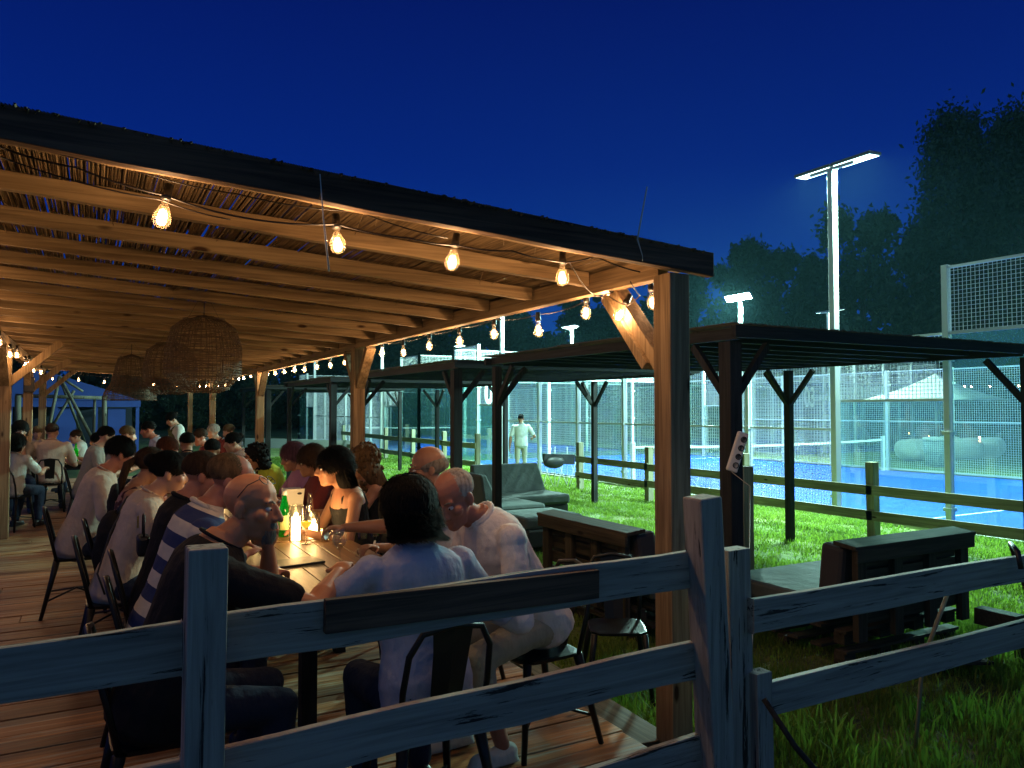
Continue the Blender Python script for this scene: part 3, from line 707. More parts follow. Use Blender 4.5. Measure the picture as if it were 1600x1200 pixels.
gazebo(4.35, 15.6, 8.4, 19.6, (15.6, 19.6), 'third dark gazebo seen through the second side bay of the pergola')
gazebo(4.3, 22, 8.2, 26, (22, 26), 'farthest dark gazebo frame, seen left of the third side post')

# ---------------------------------------------------------------- pallet lounge furniture
def cushion(b, a, c, r=.03):
    a = Vector(a); c = Vector(c)
    return b.span(a, c)
def pallet_sofa(loc, rz, L, label, cush=True, seat_x=None, depth=1.1, cm=None):
    """faces +Y; loc = middle of the back on the ground"""
    t = thing('pallet_sofa', loc, label, 'sofa', 'pallet sofas on the lawn', rz); h = L/2; cm = cm or M_cush
    for lev in (0, .145):
        for y in (.08, depth/2, depth-.08):
            for x in np.linspace(-h+.07, h-.07, 4): MB().box((x, y, lev+.05), (.12, .09, .08)).build('pallet_block', PALW['X'], t, local=True)
        b = MB()
        for y in np.linspace(.06, depth-.06, 6): b.box((0, y, lev+.105), (L, .10, .022))
        b.build('pallet_deck', PALW['X'], t, local=True)
    m = Euler((R(-8), 0, 0)).to_matrix()
    b = MB(); b.box((0, -.02, .88), (L+.1, .19, .03), (R(6), 0, 0)); b.box((0, -.10, .82), (L+.06, .03, .11)); b.build('top_board', PALW['X'], t, local=True, bevel=.006)
    b = MB()
    for i, x in enumerate(np.linspace(-h+.06, h-.06, 4)): b.box((x, -.06, .53), (.10, .05, .66))
    b.build('back_support', PALW['Z'], t, local=True, bevel=.004)
    b = MB()
    for z in (.36, .50, .64, .76): b.box((0, -.025, z), (L-.1, .02, .10))
    b.build('back_board', PALW['X'], t, local=True)
    if cush:
        MB().box((0, .13, .64), (L+.04, .2, .46), (R(6), 0, 0)).build('back_cushion', cm, t, local=True, bevel=.035)
        MB().box((0, depth/2+.1, .385), (L, depth-.16, .14)).build('seat_cushion', M_cush, t, local=True, bevel=.03)
    return t
pallet_sofa((3.78, 5.5, GZ), R(-90), 1.28, 'wooden pallet sofa with its plank back turned to the diners, left of the corner post', depth=.95, cm=M_dcush)
pallet_sofa((5.42, 3.66, GZ), 0, 1.35, 'wooden pallet sofa with a dark plank back behind the right side of the painted fence', depth=1.2, cm=M_dcush)
t = thing('broken_pallet', (5.9, 3.3, GZ), 'broken pallet ends in the grass under the right pallet sofa', 'pallet')
b = MB(); b.box((5.55, 3.35, GZ+.06), (.8, .10, .10), (0, 0, .1)); b.box((5.62, 3.2, GZ+.20), (.9, .10, .03), (0, .03, .05)); b.box((5.9, 3.25, GZ+.3), (.12, .3, .12)); b.box((5.3, 3.15, GZ+.12), (.4, .1, .025), (.1, .1, -.2)); b.box((5.95, 3.1, GZ+.12), (.1, .1, .24))
b.build('timber_pieces', PALW['X'], t, bevel=.003)
def lounge(loc, rz, L, label, back=True, d=.85):
    t = thing('lounge_sofa', loc, label, 'sofa', 'grey covered lounge sofas under the second gazebo', rz)
    MB().box((0, d/2, .21), (L, d, .22)).build('base', mat('lounge_base', (.03, .032, .034), .7), t, local=True, bevel=.02)
    MB().box((0, d/2+.04, .40), (L+.04, d, .16)).build('seat_cushion', M_cush, t, local=True, bevel=.045)
    for sx in (-1, 1):
        for sy in (.08, d-.06): MB().box((sx*(L/2-.06), sy, .05), (.06, .06, .1)).build('leg', BLACKW['Z'], t, local=True)
    if back:
        b = MB(); h = L/2
        vs = [(-h, -.10, .46), (h, -.10, .46), (h, .16, .46), (-h, .16, .46), (-h+.04, -.16, .93), (h-.04, -.16, .93), (h-.04, -.06, .93), (-h+.04, -.06, .93)]
        b.add(vs, [(3, 2, 1, 0), (4, 5, 6, 7), (0, 1, 5, 4), (1, 2, 6, 5), (2, 3, 7, 6), (3, 0, 4, 7)]).build('back_cushion', M_cush, t, local=True, bevel=.03)
    return t
lounge((6.15, 11.35, GZ), R(180), 1.35, 'grey green lounge sofa with a sloping back, facing the diners below the walking man')
lounge((4.95, 10.1, GZ), R(-90), 1.0, 'grey lounge sofa seen from its arm end, tucked behind the black gazebo posts')
t = lounge((5.25, 8.35, GZ), 0, .85, 'square grey backless ottoman on the grass beside the black gazebo post', back=False, d=.8)
t = thing('folding_chair', (9.7, 15.6, GZ), 'folded camping chair with crossed thin legs beside the ranch fence opening', 'chair')
for k, x in enumerate((9.35, 9.75, 10.1)):
    b = MB(); b.tube([(x, 15.5, GZ), (x+.3, 15.6, GZ+.75)], .011, 5); b.tube([(x+.3, 15.5, GZ), (x, 15.6, GZ+.75)], .011, 5); b.tube([(x, 15.6, GZ), (x, 15.6, GZ+.95)], .011, 5)
    b.build('leg', M_galv, t)
b = MB(); b.box((9.85, 15.58, GZ+.66), (.85, .12, .24), (0, .05, 0)); b.ell((9.7, 15.55, GZ+.6), (.3, .1, .16)); b.build('seat_sling', M_rub, t)

# power strip on the gazebo post
p = at(1152, 706, t=5.95); t = thing('power_strip', p, 'white multi socket power strip hanging tilted on the black gazebo post', 'power strip')
m = Matrix.Rotation(R(18), 3, FW)@Matrix.Rotation(-YAW, 3, 'Z')
MB().box(p, (.085, .05, .32), m).build('case', M_white, t, bevel=.012)
for k in range(4):
    q = p+m @ Vector((.012, -.026, .105-.07*k)); MB().lathe([(.024, -.004), (.024, .004), (.019, .004), (.019, -.001)], q, 14, m @ Euler((R(90), 0, 0)).to_matrix()).build('socket', M_rub, t)
t = thing('cable', p, 'pale power cable running down from the power strip to the fence', 'cable')
MB().tube([p+m @ Vector((0, 0, -.16)), at(1172, 760, t=5.8), at(1171, 850, t=5.2), at(1170, 930, t=4.4), at(1176, 985, t=3.8), at(1174, 1028, t=3.5)], .0035, 5).build('wire', mat('pale_cable', (.35, .32, .26), .6), t)
t = thing('marker_post', (8.9, 9.0, GZ), 'pale green square post standing right of the power strip', 'post')
p = at(1164, 820, t=8.2); MB().span((p.x-.075, p.y-.06, GZ), (p.x+.075, p.y+.06, 1.04)).build('post', GREYW['Z'], t, bevel=.008)

# right background: parasol, egg seats, bin
pz = at(1462, 612, t=33); t = thing('parasol', (pz.x, pz.y, GZ), 'large white pyramid parasol beyond the court on the right', 'parasol')
b = MB(); n = 4; c = Vector((pz.x, pz.y, 0)); rr_ = 3.3
rim = [c+Vector((rr_*math.cos(R(45+90*k)+.3), rr_*math.sin(R(45+90*k)+.3), 2.05)) for k in range(4)]; top = c+Vector((0, 0, 3.2))
vs = []; fs = []
for k in range(4):
    a, d = rim[k], rim[(k+1) % 4]; N_ = 6
    for i in range(N_+1):
        for j in range(N_+1):
            q = a.lerp(d, j/N_); w = top.lerp(q, i/N_); w.z -= .22*math.sin(math.pi*i/N_)*(.6+.4*math.sin(math.pi*j/N_)); vs.append(w)
    o0 = k*(N_+1)**2
    for i in range(N_):
        for j in range(N_): s0 = o0+i*(N_+1)+j; fs.append((s0, s0+1, s0+N_+2, s0+N_+1))
b.add(vs, fs, True); o = b.build('canopy', M_canvas, t); sm = o.modifiers.new('thick', 'SOLIDIFY'); sm.thickness = .012
MB().tube([c+Vector((0, 0, GZ)), c+Vector((0, 0, 3.2))], .045, 8).build('pole', M_galv, t)
for i, (x, y, l) in enumerate(((1428, 716, 'white egg shaped lounge seat left of the grey bin beyond the court'), (1510, 722, 'white egg shaped lounge seat right of the grey bin beyond the court'), (1545, 722, 'rightmost white egg shaped lounge seat beyond the court'), (1480, 720, 'white egg shaped lounge seat directly behind the grey bin'))):
    q = at(x, y, t=27.5+i*.8); s = thing('egg_seat', (q.x, q.y, GZ), l, 'garden seat', 'white egg shaped seats beyond the court')
    prof = [(.02, .0), (.35, .03), (.55, .2), (.62, .42), (.58, .62), (.5, .72), (.45, .66), (.38, .45), (.02, .38)]
    MB().lathe(prof, (q.x, q.y, GZ), 24, Euler((R(-10), R(8), 0)).to_matrix()).build('shell', M_canvas, s)
q = at(1461, 742, t=24.6); t = thing('rubbish_bin', (q.x, q.y, GZ), 'grey lidded rubbish bin standing beyond the court mesh', 'bin')
MB().loft([(Vector((q.x, q.y, GZ+.02)), .26, .26, Matrix.Identity(3)), (Vector((q.x, q.y, GZ+.85)), .34, .34, Matrix.Identity(3))], 12).build('body', mat('bin_plastic', (.16, .22, .24), .6), t)
b = MB(); b.lathe([(.36, 0), (.37, .03), (.33, .09), (.02, .12)], (q.x, q.y, GZ+.86)); b.build('lid', mat('bin_lid', (.4, .45, .45), .6), t)
wall_m = mat('pale_barrier_paint', (.5, .52, .5), .8)
t = thing('barrier', (10.2, 36.5, GZ), 'low pale barrier far behind the third side post of the pergola', 'barrier')
a = at(300, 700, t=36); c = at(556, 706, t=33); MB().bar((a.x, a.y, .15), (c.x, c.y, .1), .06, .42).build('panel', wall_m, t)

# left background: marquee and log frame
blu = mat('marquee_dusklit_fabric', (.018, .05, .24), .8, vary=((.6, .6, .6), (.01, .03, .17), .3, .7))  # blue dusk light put into the colour of a white tent
t = thing('marquee', (.2, 36, GZ), 'gabled event marquee painted with blue dusk light beyond the far end of the deck', 'marquee')
x0, x1, y0, y1 = -7.3, 1.6, 32.5, 40
MB().add([(x0, y0, 2.0), (x1, y0, 2.0), ((x0+x1)/2+1.2, y0, 3.1), (x0, y1, 2.0), (x1, y1, 2.0), ((x0+x1)/2+1.2, y1, 3.1)], [(0, 1, 2), (5, 4, 3), (1, 4, 5, 2), (0, 2, 5, 3)]).build('roof', blu, t)
MB().span((x0, y0+.05, 1.75), (x1, y0+.1, 2.02)).build('valance', blu, t)
for x in (x0+.1, -4.4, -2.6, -1.2, .1, x1-.1): MB().span((x-.06, y0+.1, GZ), (x+.06, y0+.2, 1.8)).build('leg', blu, t)
for x in (-4.0, -.9, .75): MB().span((x-.25, y0+.3, GZ), (x+.35, y0+.34, 1.7)).build('curtain', blu, t)
MB().span((x0, y1-.1, GZ), (x1, y1, 1.9)).build('back_wall', mat('dark_fabric', (.01, .015, .03), .9), t)
t = thing('log_frame', (-1.5, 24, GZ), 'frame of crossed grey logs in an A shape behind the far end of the deck', 'log frame')
LOGM = wood('old_log', (.13, .13, .10), (.07, .07, .055), 'Z')
def log(a, c, r=.07): MB().tube([at(a[0], a[1], Y=a[2]), at(c[0], c[1], Y=c[2])], r*.62, 8).build('log', LOGM, t)
log((93, 588, 24), (72, 690, 24)); log((93, 588, 24), (148, 692, 24)); log((116, 610, 24.4), (78, 672, 24.4), .06); log((93, 590, 24.2), (132, 690, 26), .06)
log((24, 618, 24.3), (168, 622, 24.3), .08); log((148, 622, 24.4), (146, 700, 24.4), .06); log((163, 618, 24), (163, 690, 24), .1); log((28, 618, 24), (28, 690, 24), .12); log((95, 590, 24.1), (130, 612, 24.1), .05)

# ---------------------------------------------------------------- tables, chairs
def table(x0, y0, x1, y1, label, axis='Y'):
    t = thing('dining_table', ((x0+x1)/2, (y0+y1)/2, 0), label, 'table', 'wooden dining tables')
    n = max(3, round((x1-x0)/.135)); 
    for i in range(n):
        a = x0+(x1-x0)*i/n; MB().span((a+.003, y0+random.uniform(0, .012), .715), (a+(x1-x0)/n-.003, y1-random.uniform(0, .012), .75)).build('plank', TABW, t, bevel=.003)
    for x in (x0+.08, x1-.08):
        for y in (y0+.12, y1-.12): MB().span((x-.035, y-.035, 0), (x+.035, y+.035, .71)).build('leg', BLACKW['Z'], t)
    b = MB(); b.span((x0+.06, y0+.10, .64), (x1-.06, y0+.14, .712)); b.span((x0+.06, y1-.14, .64), (x1-.06, y1-.10, .712)); b.build('apron', BLACKW['X'], t)
table(.80, 3.42, 1.58, 5.30, 'nearest wooden dining table with green bottle and carafe lit by candles')
table(.74, 5.33, 1.54, 7.35, 'second wooden dining table in the long row behind the green bottle')
table(.66, 7.38, 1.46, 9.30, 'third wooden dining table at the far end of the long row')
table(.75, 11.3, 1.7, 14.9, 'far wooden table beside the standing waitress')
table(-.95, 14.95, .05, 16.6, 'wooden table of the group at the left posts')

def chair_proto():
    t = thing('metal_chair', (0, 0, -60), 'x', 'chair')
    b = MB(); n = 20; vs = []
    for z, s in ((.435, .97), (.452, 1), (.455, .93)):
        for k in range(n):
            a = 2*math.pi*k/n; c, q = math.cos(a), math.sin(a); p_ = 5
            r = 1/((abs(c)**p_+abs(q)**p_)**(1/p_)); vs.append((.18*s*r*c, .18*s*r*q+.0, z))
    fs = [(i*n+k, i*n+(k+1) % n, (i+1)*n+(k+1) % n, (i+1)*n+k) for i in range(2) for k in range(n)]+[tuple(range(n-1, -1, -1)), tuple(range(2*n, 3*n))]
    b.add(vs, fs).build('seat', M_black, t, local=True)
    for sx in (-1, 1):
        MB().tube([(sx*.155, .15, .44), (sx*.17, .165, .3), (sx*.20, .20, 0)], [.022, .018, .014], 6).build('leg', M_black, t, local=True)
        MB().tube([(sx*.155, -.15, .44), (sx*.175, -.18, .3), (sx*.215, -.25, 0)], [.026, .020, .014], 6).build('leg', M_black, t, local=True)
    b = MB()
    for (a, c) in (((-.185, .18), (.19, -.21)), ((.185, .18), (-.19, -.21))): b.tube([(a[0], a[1], .14), (0, -.01, .19), (c[0], c[1], .14)], .008, 5)
    b.build('stretcher', M_black, t, local=True)
    b = MB(); b.tube([(-.165, -.15, .44), (-.175, -.19, .62), (-.165, -.225, .76), (-.12, -.245, .84), (0, -.255, .86), (.12, -.245, .84), (.165, -.225, .76), (.175, -.19, .62), (.165, -.15, .44)], .0125, 8)
    b.build('back_frame', M_black, t, local=True)
    b = MB(); pv = [(.058, -.155, .45), (.066, -.195, .6), (.074, -.235, .76), (.082, -.252, .855)]
    vs = []
    for w, y, z in pv: vs += [(-w, y, z), (0, y-.008, z), (w, y, z), (w, y+.003, z), (0, y-.005, z), (-w, y+.003, z)]
    fs = []
    for i in range(3):
        a = i*6; c = a+6
        for k in range(6): fs.append((a+k, a+(k+1) % 6, c+(k+1) % 6, c+k))
    b.add(vs, fs).build('back_splat', M_black, t, local=True)
    return t
CH = chair_proto(); chused = [False]
def chair(x, y, rz, label, z=0):
    o = CH if not chused[0] else copy_tree(CH); chused[0] = True
    o.location = (x, y, z); o.rotation_euler = (0, 0, rz); tag(o, label, 'chair', 'dark metal chairs at the tables'); return o

# ---------------------------------------------------------------- table things
def glass_obj(name, prof, loc, label, cat, group=None, m=None, n=22):
    t = thing(name, loc, label, cat, group); MB().lathe(prof, loc, n, closed=False).build('body', m or G_clear, t); return t
candm = mat('candle_wax', (.9, .7, .4), .5, emit=((1, .62, .25), 26))
flame = mat('flame', (1, .7, .3), .5, emit=((1, .60, .20), 260))
def candle(loc, label, power=9, h=.16, emit=True):
    t = thing('candle_lantern', loc, label, 'candle', 'candles on the tables')
    MB().lathe([(.046, 0), (.048, .004), (.048, h+.05), (.046, h+.05), (.045, .006)], loc, 20, closed=False).build('glass_shade', G_clear, t)
    wx = MB().lathe([(.001, .006), (.030, .008), (.030, h-.04), (.026, h-.035), (.001, h-.04)], loc, 16, closed=False).build('wax', candm, t)
    MB().lathe([(.001, 0), (.007, .008), (.005, .018), (.0008, .029)], Vector(loc)+Vector((0, 0, h-.035)), 8, closed=False).build('flame', flame, t).parent = wx
    L = bpy.data.lights.new('candle_glow', 'POINT'); L.energy = power; L.color = (1, .55, .2); L.shadow_soft_size = .03
    lo = bpy.data.objects.new('candle_glow', L); COL.objects.link(lo); lo.parent = t; lo.location = (0, 0, h+.03)
    return t
TZ = .75
def tb(px, py, dz=0): return at(px, py, Z=TZ+.0015+dz)
candle(tb(462, 846), 'bright white burning candle in a glass shade between the green bottle and the wine glass', 8, .20)
candle(tb(489, 838), 'second bright candle glowing behind the wine glass', 5, .12)
p = tb(444, 838)
t = thing('bottle', p, 'tall green glass water bottle with a pale label beside the candle', 'bottle')
MB().lathe([(.001, 0), (.038, .002), (.041, .02), (.041, .16), (.036, .19), (.020, .255), (.0145, .29), (.0145, .318), (.001, .32)], p, 24, closed=False).build('glass', G_green, t)
MB().lathe([(.0155, .292), (.0165, .294), (.0165, .318), (.0145, .321), (.001, .322)], p, 16, closed=False).build('cap', M_white, t)
b = MB(); vs = []; fs = []
for i in range(9):
    a = R(-150+i*14); 
    for z in (.05, .15): vs.append(p+Vector((.0418*math.cos(a), .0418*math.sin(a), z)))
for i in range(8): fs.append((i*2, i*2+2, i*2+3, i*2+1))
b.add(vs, fs, True).build('paper_label', mat('bottle_label', (.55, .6, .25), .6), t)
p = tb(478, 850)
t = thing('wine_glass', p, 'stemmed glass of white wine standing before the candle', 'wine glass', 'wine glasses on the nearest table')
wg = [(.001, .0), (.034, .002), (.034, .004), (.006, .010), (.004, .02), (.004, .09), (.012, .10), (.032, .125), (.038, .150), (.034, .20), (.031, .215)]
MB().lathe(wg, p, 24, closed=False).build('glass', G_clear, t)
MB().lathe([(.001, .102), (.012, .104), (.030, .127), (.0355, .148), (.0355, .151), (.001, .151)], p, 20, closed=False).build('wine', G_wine, t)
p = tb(531, 884); t = thing('wine_glass', p, 'nearly empty stemmed glass near the arm of the person in blue', 'wine glass', 'wine glasses on the nearest table')
MB().lathe(wg, p, 24, closed=False).build('glass', G_clear, t)
p = tb(484, 836); t = thing('carafe', p, 'clear conical glass carafe behind the wine glass', 'carafe')
MB().lathe([(.001, 0), (.046, .002), (.048, .02), (.030, .16), (.014, .27), (.013, .30), (.015, .302)], p, 24, closed=False).build('glass', G_clear, t)
tum = [(.001, .001), (.030, .001), (.034, .09), (.0325, .09), (.029, .008), (.001, .008)]
for (x, y), l in zip([(509, 846), (526, 850), (566, 842), (585, 838), (497, 822), (545, 822)], ['empty tumbler right of the wine glass', 'tumbler half behind the sleeve of the blue shirt', 'clear tumbler just left of the blue shoulder', 'clear tumbler touching the blue shoulder in the picture', 'small tumbler behind the carafe', 'tumbler under the outstretched hand']):
    glass_obj('tumbler', tum, tb(x, y), l, 'tumbler', 'water tumblers on the nearest table')
p = tb(455, 825); t = thing('wine_cooler_bag', p, 'white wine cooler bag with an oval handle hole behind the green bottle', 'cooler bag')
b = MB(); 
for s in (-1, 1):
    c = p+Vector((0, s*.045, 0)); n = 8
    vs = [(c.x-.055, c.y, c.z), (c.x+.055, c.y, c.z), (c.x+.085, c.y+s*.02, c.z+.30), (c.x-.06, c.y+s*.02, c.z+.30), (c.x-.055, c.y+.003, c.z), (c.x+.055, c.y+.003, c.z), (c.x+.085, c.y+s*.02+.003, c.z+.30), (c.x-.06, c.y+s*.02+.003, c.z+.30)]
    b.add(vs, [(3, 2, 1, 0), (4, 5, 6, 7), (0, 1, 5, 4), (1, 2, 6, 5), (2, 3, 7, 6), (3, 0, 4, 7)])
b.build('bag', M_white, t, bevel=.002); 
MB().ell(p+Vector((.045, -.0665, .265)), (.018, .004, .009)).build('handle_hole', M_rub, t)
p = tb(460, 880); t = thing('placemat', p, 'thin dark slate tray under the hand of the man in black', 'tray')
MB().box(p+Vector((0, 0, .006)), (.30, .20, .012), (0, 0, .15)).build('tray', M_rub, t, bevel=.003)
for (x, y), l, rz in zip([(540, 832), (585, 850), (560, 826)], ['knife lying on the table right of the tumblers', 'fork lying by the blue shoulder', 'dark napkin holder stick on the table'], (.3, 1.2, .8)):
    p = tb(x, y); t = thing('cutlery', p, l, 'cutlery', 'cutlery on the nearest table'); MB().box(p+Vector((0, 0, .004)), (.2, .014, .004), (0, 0, rz)).build('blade', M_rub if 'dark' in l else M_galv, t, bevel=.001)
for (x, y, z), l, pw in zip([(1.15, 6.3, TZ), (1.1, 7.9, TZ), (1.2, 12.2, TZ), (1.25, 13.6, TZ), (-.45, 15.4, TZ), (-.3, 16.1, TZ)],
                            ['small candle on the second table beside the black haired woman', 'candle on the third table by the woman in purple', 'candle glowing on the far table before the waitress', 'farther candle on the far table', 'candle on the table of the left group', 'second candle on the table of the left group'], (2.5, 4, 8, 6, 5, 4)):
    candle((x, y, z+.001), l, pw, .10)
for (x, y), l in zip([(1.0, 5.9), (1.3, 7.1), (-.25, 15.3), (1.0, 12.9)], ['dark wine bottle on the second table', 'dark wine bottle on the second table near the far end', 'green bottle on the table of the left group', 'dark bottle on the far table']):
    p = Vector((x, y, TZ+.001)); t = thing('bottle', p, l, 'bottle', 'wine bottles on the farther tables')
    MB().lathe([(.001, 0), (.037, .002), (.038, .19), (.016, .24), (.0145, .31), (.001, .312)], p, 14, closed=False).build('glass', G_green, t)
for i, (x, y) in enumerate([(.95, 6.1), (1.35, 6.5), (.98, 7.7), (1.3, 8.2), (.95, 8.6)]):
    glass_obj('tumbler', tum, Vector((x, y, TZ+.001)), '%s tumbler from the camera on the middle tables' % ORD[i], 'tumbler', 'tumblers on the middle tables', n=12)

# ---------------------------------------------------------------- people
def skin(name, col):
    m = mat(name, col, .5, spec=.35, bump=((150, 150, 150), .12, .001), vary=((9, 9, 9), tuple(k*.9 for k in (col[0], col[1]*.93, col[2]*.9)), .35, .62))
    b = m.node_tree.nodes['Principled BSDF']; b.inputs['Subsurface Weight'].default_value = .08; b.inputs['Subsurface Radius'].default_value = (.02, .008, .004); return m
SKB = skin('skin_warm', (.60, .26, .125)); SK = skin('skin_tanned', (.36, .185, .11)); SKL = skin('skin_light', (.50, .29, .20)); SKR = skin('skin_ruddy', (.40, .17, .115))
def cloth(name, col, dark=.9):
    return mat(name, col, .85, spec=.2, bump=((17, 17, 10), .8, .02), vary=((6, 6, 5), tuple(k*dark for k in col), .35, .65))
C_black = cloth('black_cotton', (.012, .012, .014)); C_blue = cloth('pale_blue_linen', (.43, .46, .57), .94); C_white = cloth('white_linen', (.74, .72, .72), .85)
C_cream = cloth('cream_cotton', (.55, .46, .38)); C_jean = cloth('dark_denim', (.02, .03, .06)); C_grey = cloth('grey_cotton', (.30, .29, .26)); C_purple = cloth('mauve_cotton', (.28, .14, .26))
C_yellow = cloth('yellow_cotton', (.42, .50, .05)); C_green = cloth('olive_apron', (.10, .12, .04)); C_khaki = cloth('khaki_shorts', (.40, .40, .32)); C_tee = cloth('white_tee', (.60, .64, .60)); C_red = cloth('dark_red', (.16, .03, .03))
def stripes():
    m = mat('striped_jersey', (.6, .58, .52), .85, spec=.2, bump=((14, 14, 9), .5, .012)); t = m.node_tree; b = t.nodes['Principled BSDF']; L = t.links.new
    c = t.nodes.new('ShaderNodeTexCoord'); s = t.nodes.new('ShaderNodeVectorMath'); s.operation = 'DOT_PRODUCT'; s.inputs[1].default_value = (0, .42, .9); L(c.outputs['Object'], s.inputs[0])
    n = t.nodes.new('ShaderNodeMath'); n.operation = 'MULTIPLY_ADD'; n.inputs[1].default_value = 7.6; n.inputs[2].default_value = .02; L(s.outputs['Value'], n.inputs[0])
    f = t.nodes.new('ShaderNodeMath'); f.operation = 'FRACT'; L(n.outputs[0], f.inputs[0]); r = t.nodes.new('ShaderNodeValToRGB'); r.color_ramp.interpolation = 'CONSTANT'
    r.color_ramp.elements[0].color = (.03, .045, .13, 1); r.color_ramp.elements[1].position = .5; r.color_ramp.elements[1].color = (.58, .54, .46, 1); L(f.outputs[0], r.inputs[0]); L(r.outputs[0], b.inputs['Base Color']); return m
C_stripe = stripes()
def checks():
    m = mat('patterned_fabric', (.1, .03, .03), .85); t = m.node_tree; b = t.nodes['Principled BSDF']; L = t.links.new
    c = t.nodes.new('ShaderNodeTexCoord'); v = t.nodes.new('ShaderNodeTexVoronoi'); v.inputs['Scale'].default_value = 26; L(c.outputs['Object'], v.inputs['Vector'])
    r = t.nodes.new('ShaderNodeValToRGB'); r.color_ramp.elements[0].position = .3; r.color_ramp.elements[0].color = (.35, .2, .15, 1); r.color_ramp.elements[1].position = .4; r.color_ramp.elements[1].color = (.05, .01, .015, 1); L(v.outputs['Distance'], r.inputs[0]); L(r.outputs[0], b.inputs['Base Color']); return m
C_pat = checks()
def hairm(name, col): return mat(name, col, .75, spec=.12, bump=((70, 70, 14), .8, .006), vary=((60, 60, 12), tuple(k*.45 for k in col), .35, .65))
H = dict(black=hairm('black_hair', (.005, .004, .004)), brown=hairm('brown_hair', (.055, .03, .018)), light=hairm('light_brown_hair', (.16, .10, .05)), grey=hairm('grey_hair', (.30, .27, .22)),
         white=hairm('white_hair', (.55, .52, .46)), auburn=hairm('auburn_hair', (.09, .03, .015)), curl=hairm('curly_brown_hair', (.11, .065, .03)), mauve=hairm('mauve_brown_hair', (.13, .06, .09)))
M_eye = mat('eye_white', (.7, .66, .62), .25); M_iris = mat('iris', (.03, .02, .015), .15); M_brow = H['brown']
CL = bpy.data.textures.new('fold_noise', 'CLOUDS'); CL.noise_scale = .16; CL.noise_depth = 3
CL2 = bpy.data.textures.new('fold_noise_fine', 'CLOUDS'); CL2.noise_scale = .045; CL2.noise_depth = 2
def finish(o, vox, smooth=3, disp=0, fine=0):
    r = o.modifiers.new('skin', 'REMESH'); r.mode = 'VOXEL'; r.voxel_size = vox; r.use_smooth_shade = True
    s = o.modifiers.new('smooth', 'SMOOTH'); s.factor = .6; s.iterations = smooth
    if disp:
        d = o.modifiers.new('folds', 'DISPLACE'); d.texture = CL; d.strength = disp; d.mid_level = .5; d.texture_coords = 'LOCAL'
        d = o.modifiers.new('folds_fine', 'DISPLACE'); d.texture = CL2; d.strength = disp*.5; d.mid_level = .5; d.texture_coords = 'LOCAL'
def hand(b, Wp, d, nrm, side, curl=35, s=1.0, spread=5):
    d = d.normalized(); nrm = (nrm-d*nrm.dot(d)).normalized(); lat = d.cross(nrm).normalized()*side
    m = Matrix((lat, d, nrm)).transposed()
    b.ell(Wp+d*.05*s, (.042*s, .055*s, .017*s), m, 12, 8)
    for i, (o_, l) in enumerate(((-.030, .8), (-.010, 1.0), (.010, 1.05), (.030, .95))):
        p = Wp+d*.088*s+lat*o_*s; a = R(curl)*(.5+.12*i); a = R(curl)*.6; c = 0
        dd = (d+lat*math.tan(R(spread))*(o_/.03)).normalized()
        for k, sl in enumerate((.042, .027, .021)):
            c += R(curl)*(.6, 1.0, .8)[k]*(1+.12*(1.5-i)*.5); v = dd*math.cos(c)+nrm*math.sin(c); q = p+v*sl*l*s
            b.capsule(p, q, (.0095, .0086, .0078)[k]*s, (.0088, .008, .0068)[k]*s, 8); p = q
    p = Wp+d*.022*s+lat*.030*s; v = (d*.62+lat*.68+nrm*.30).normalized(); q = p+v*.042*s; b.capsule(p, q, .0125*s, .0105*s, 8)
    v = (d*.8+lat*.25+nrm*.5).normalized(); b.capsule(q, q+v*.034*s, .0102*s, .0082*s, 8)
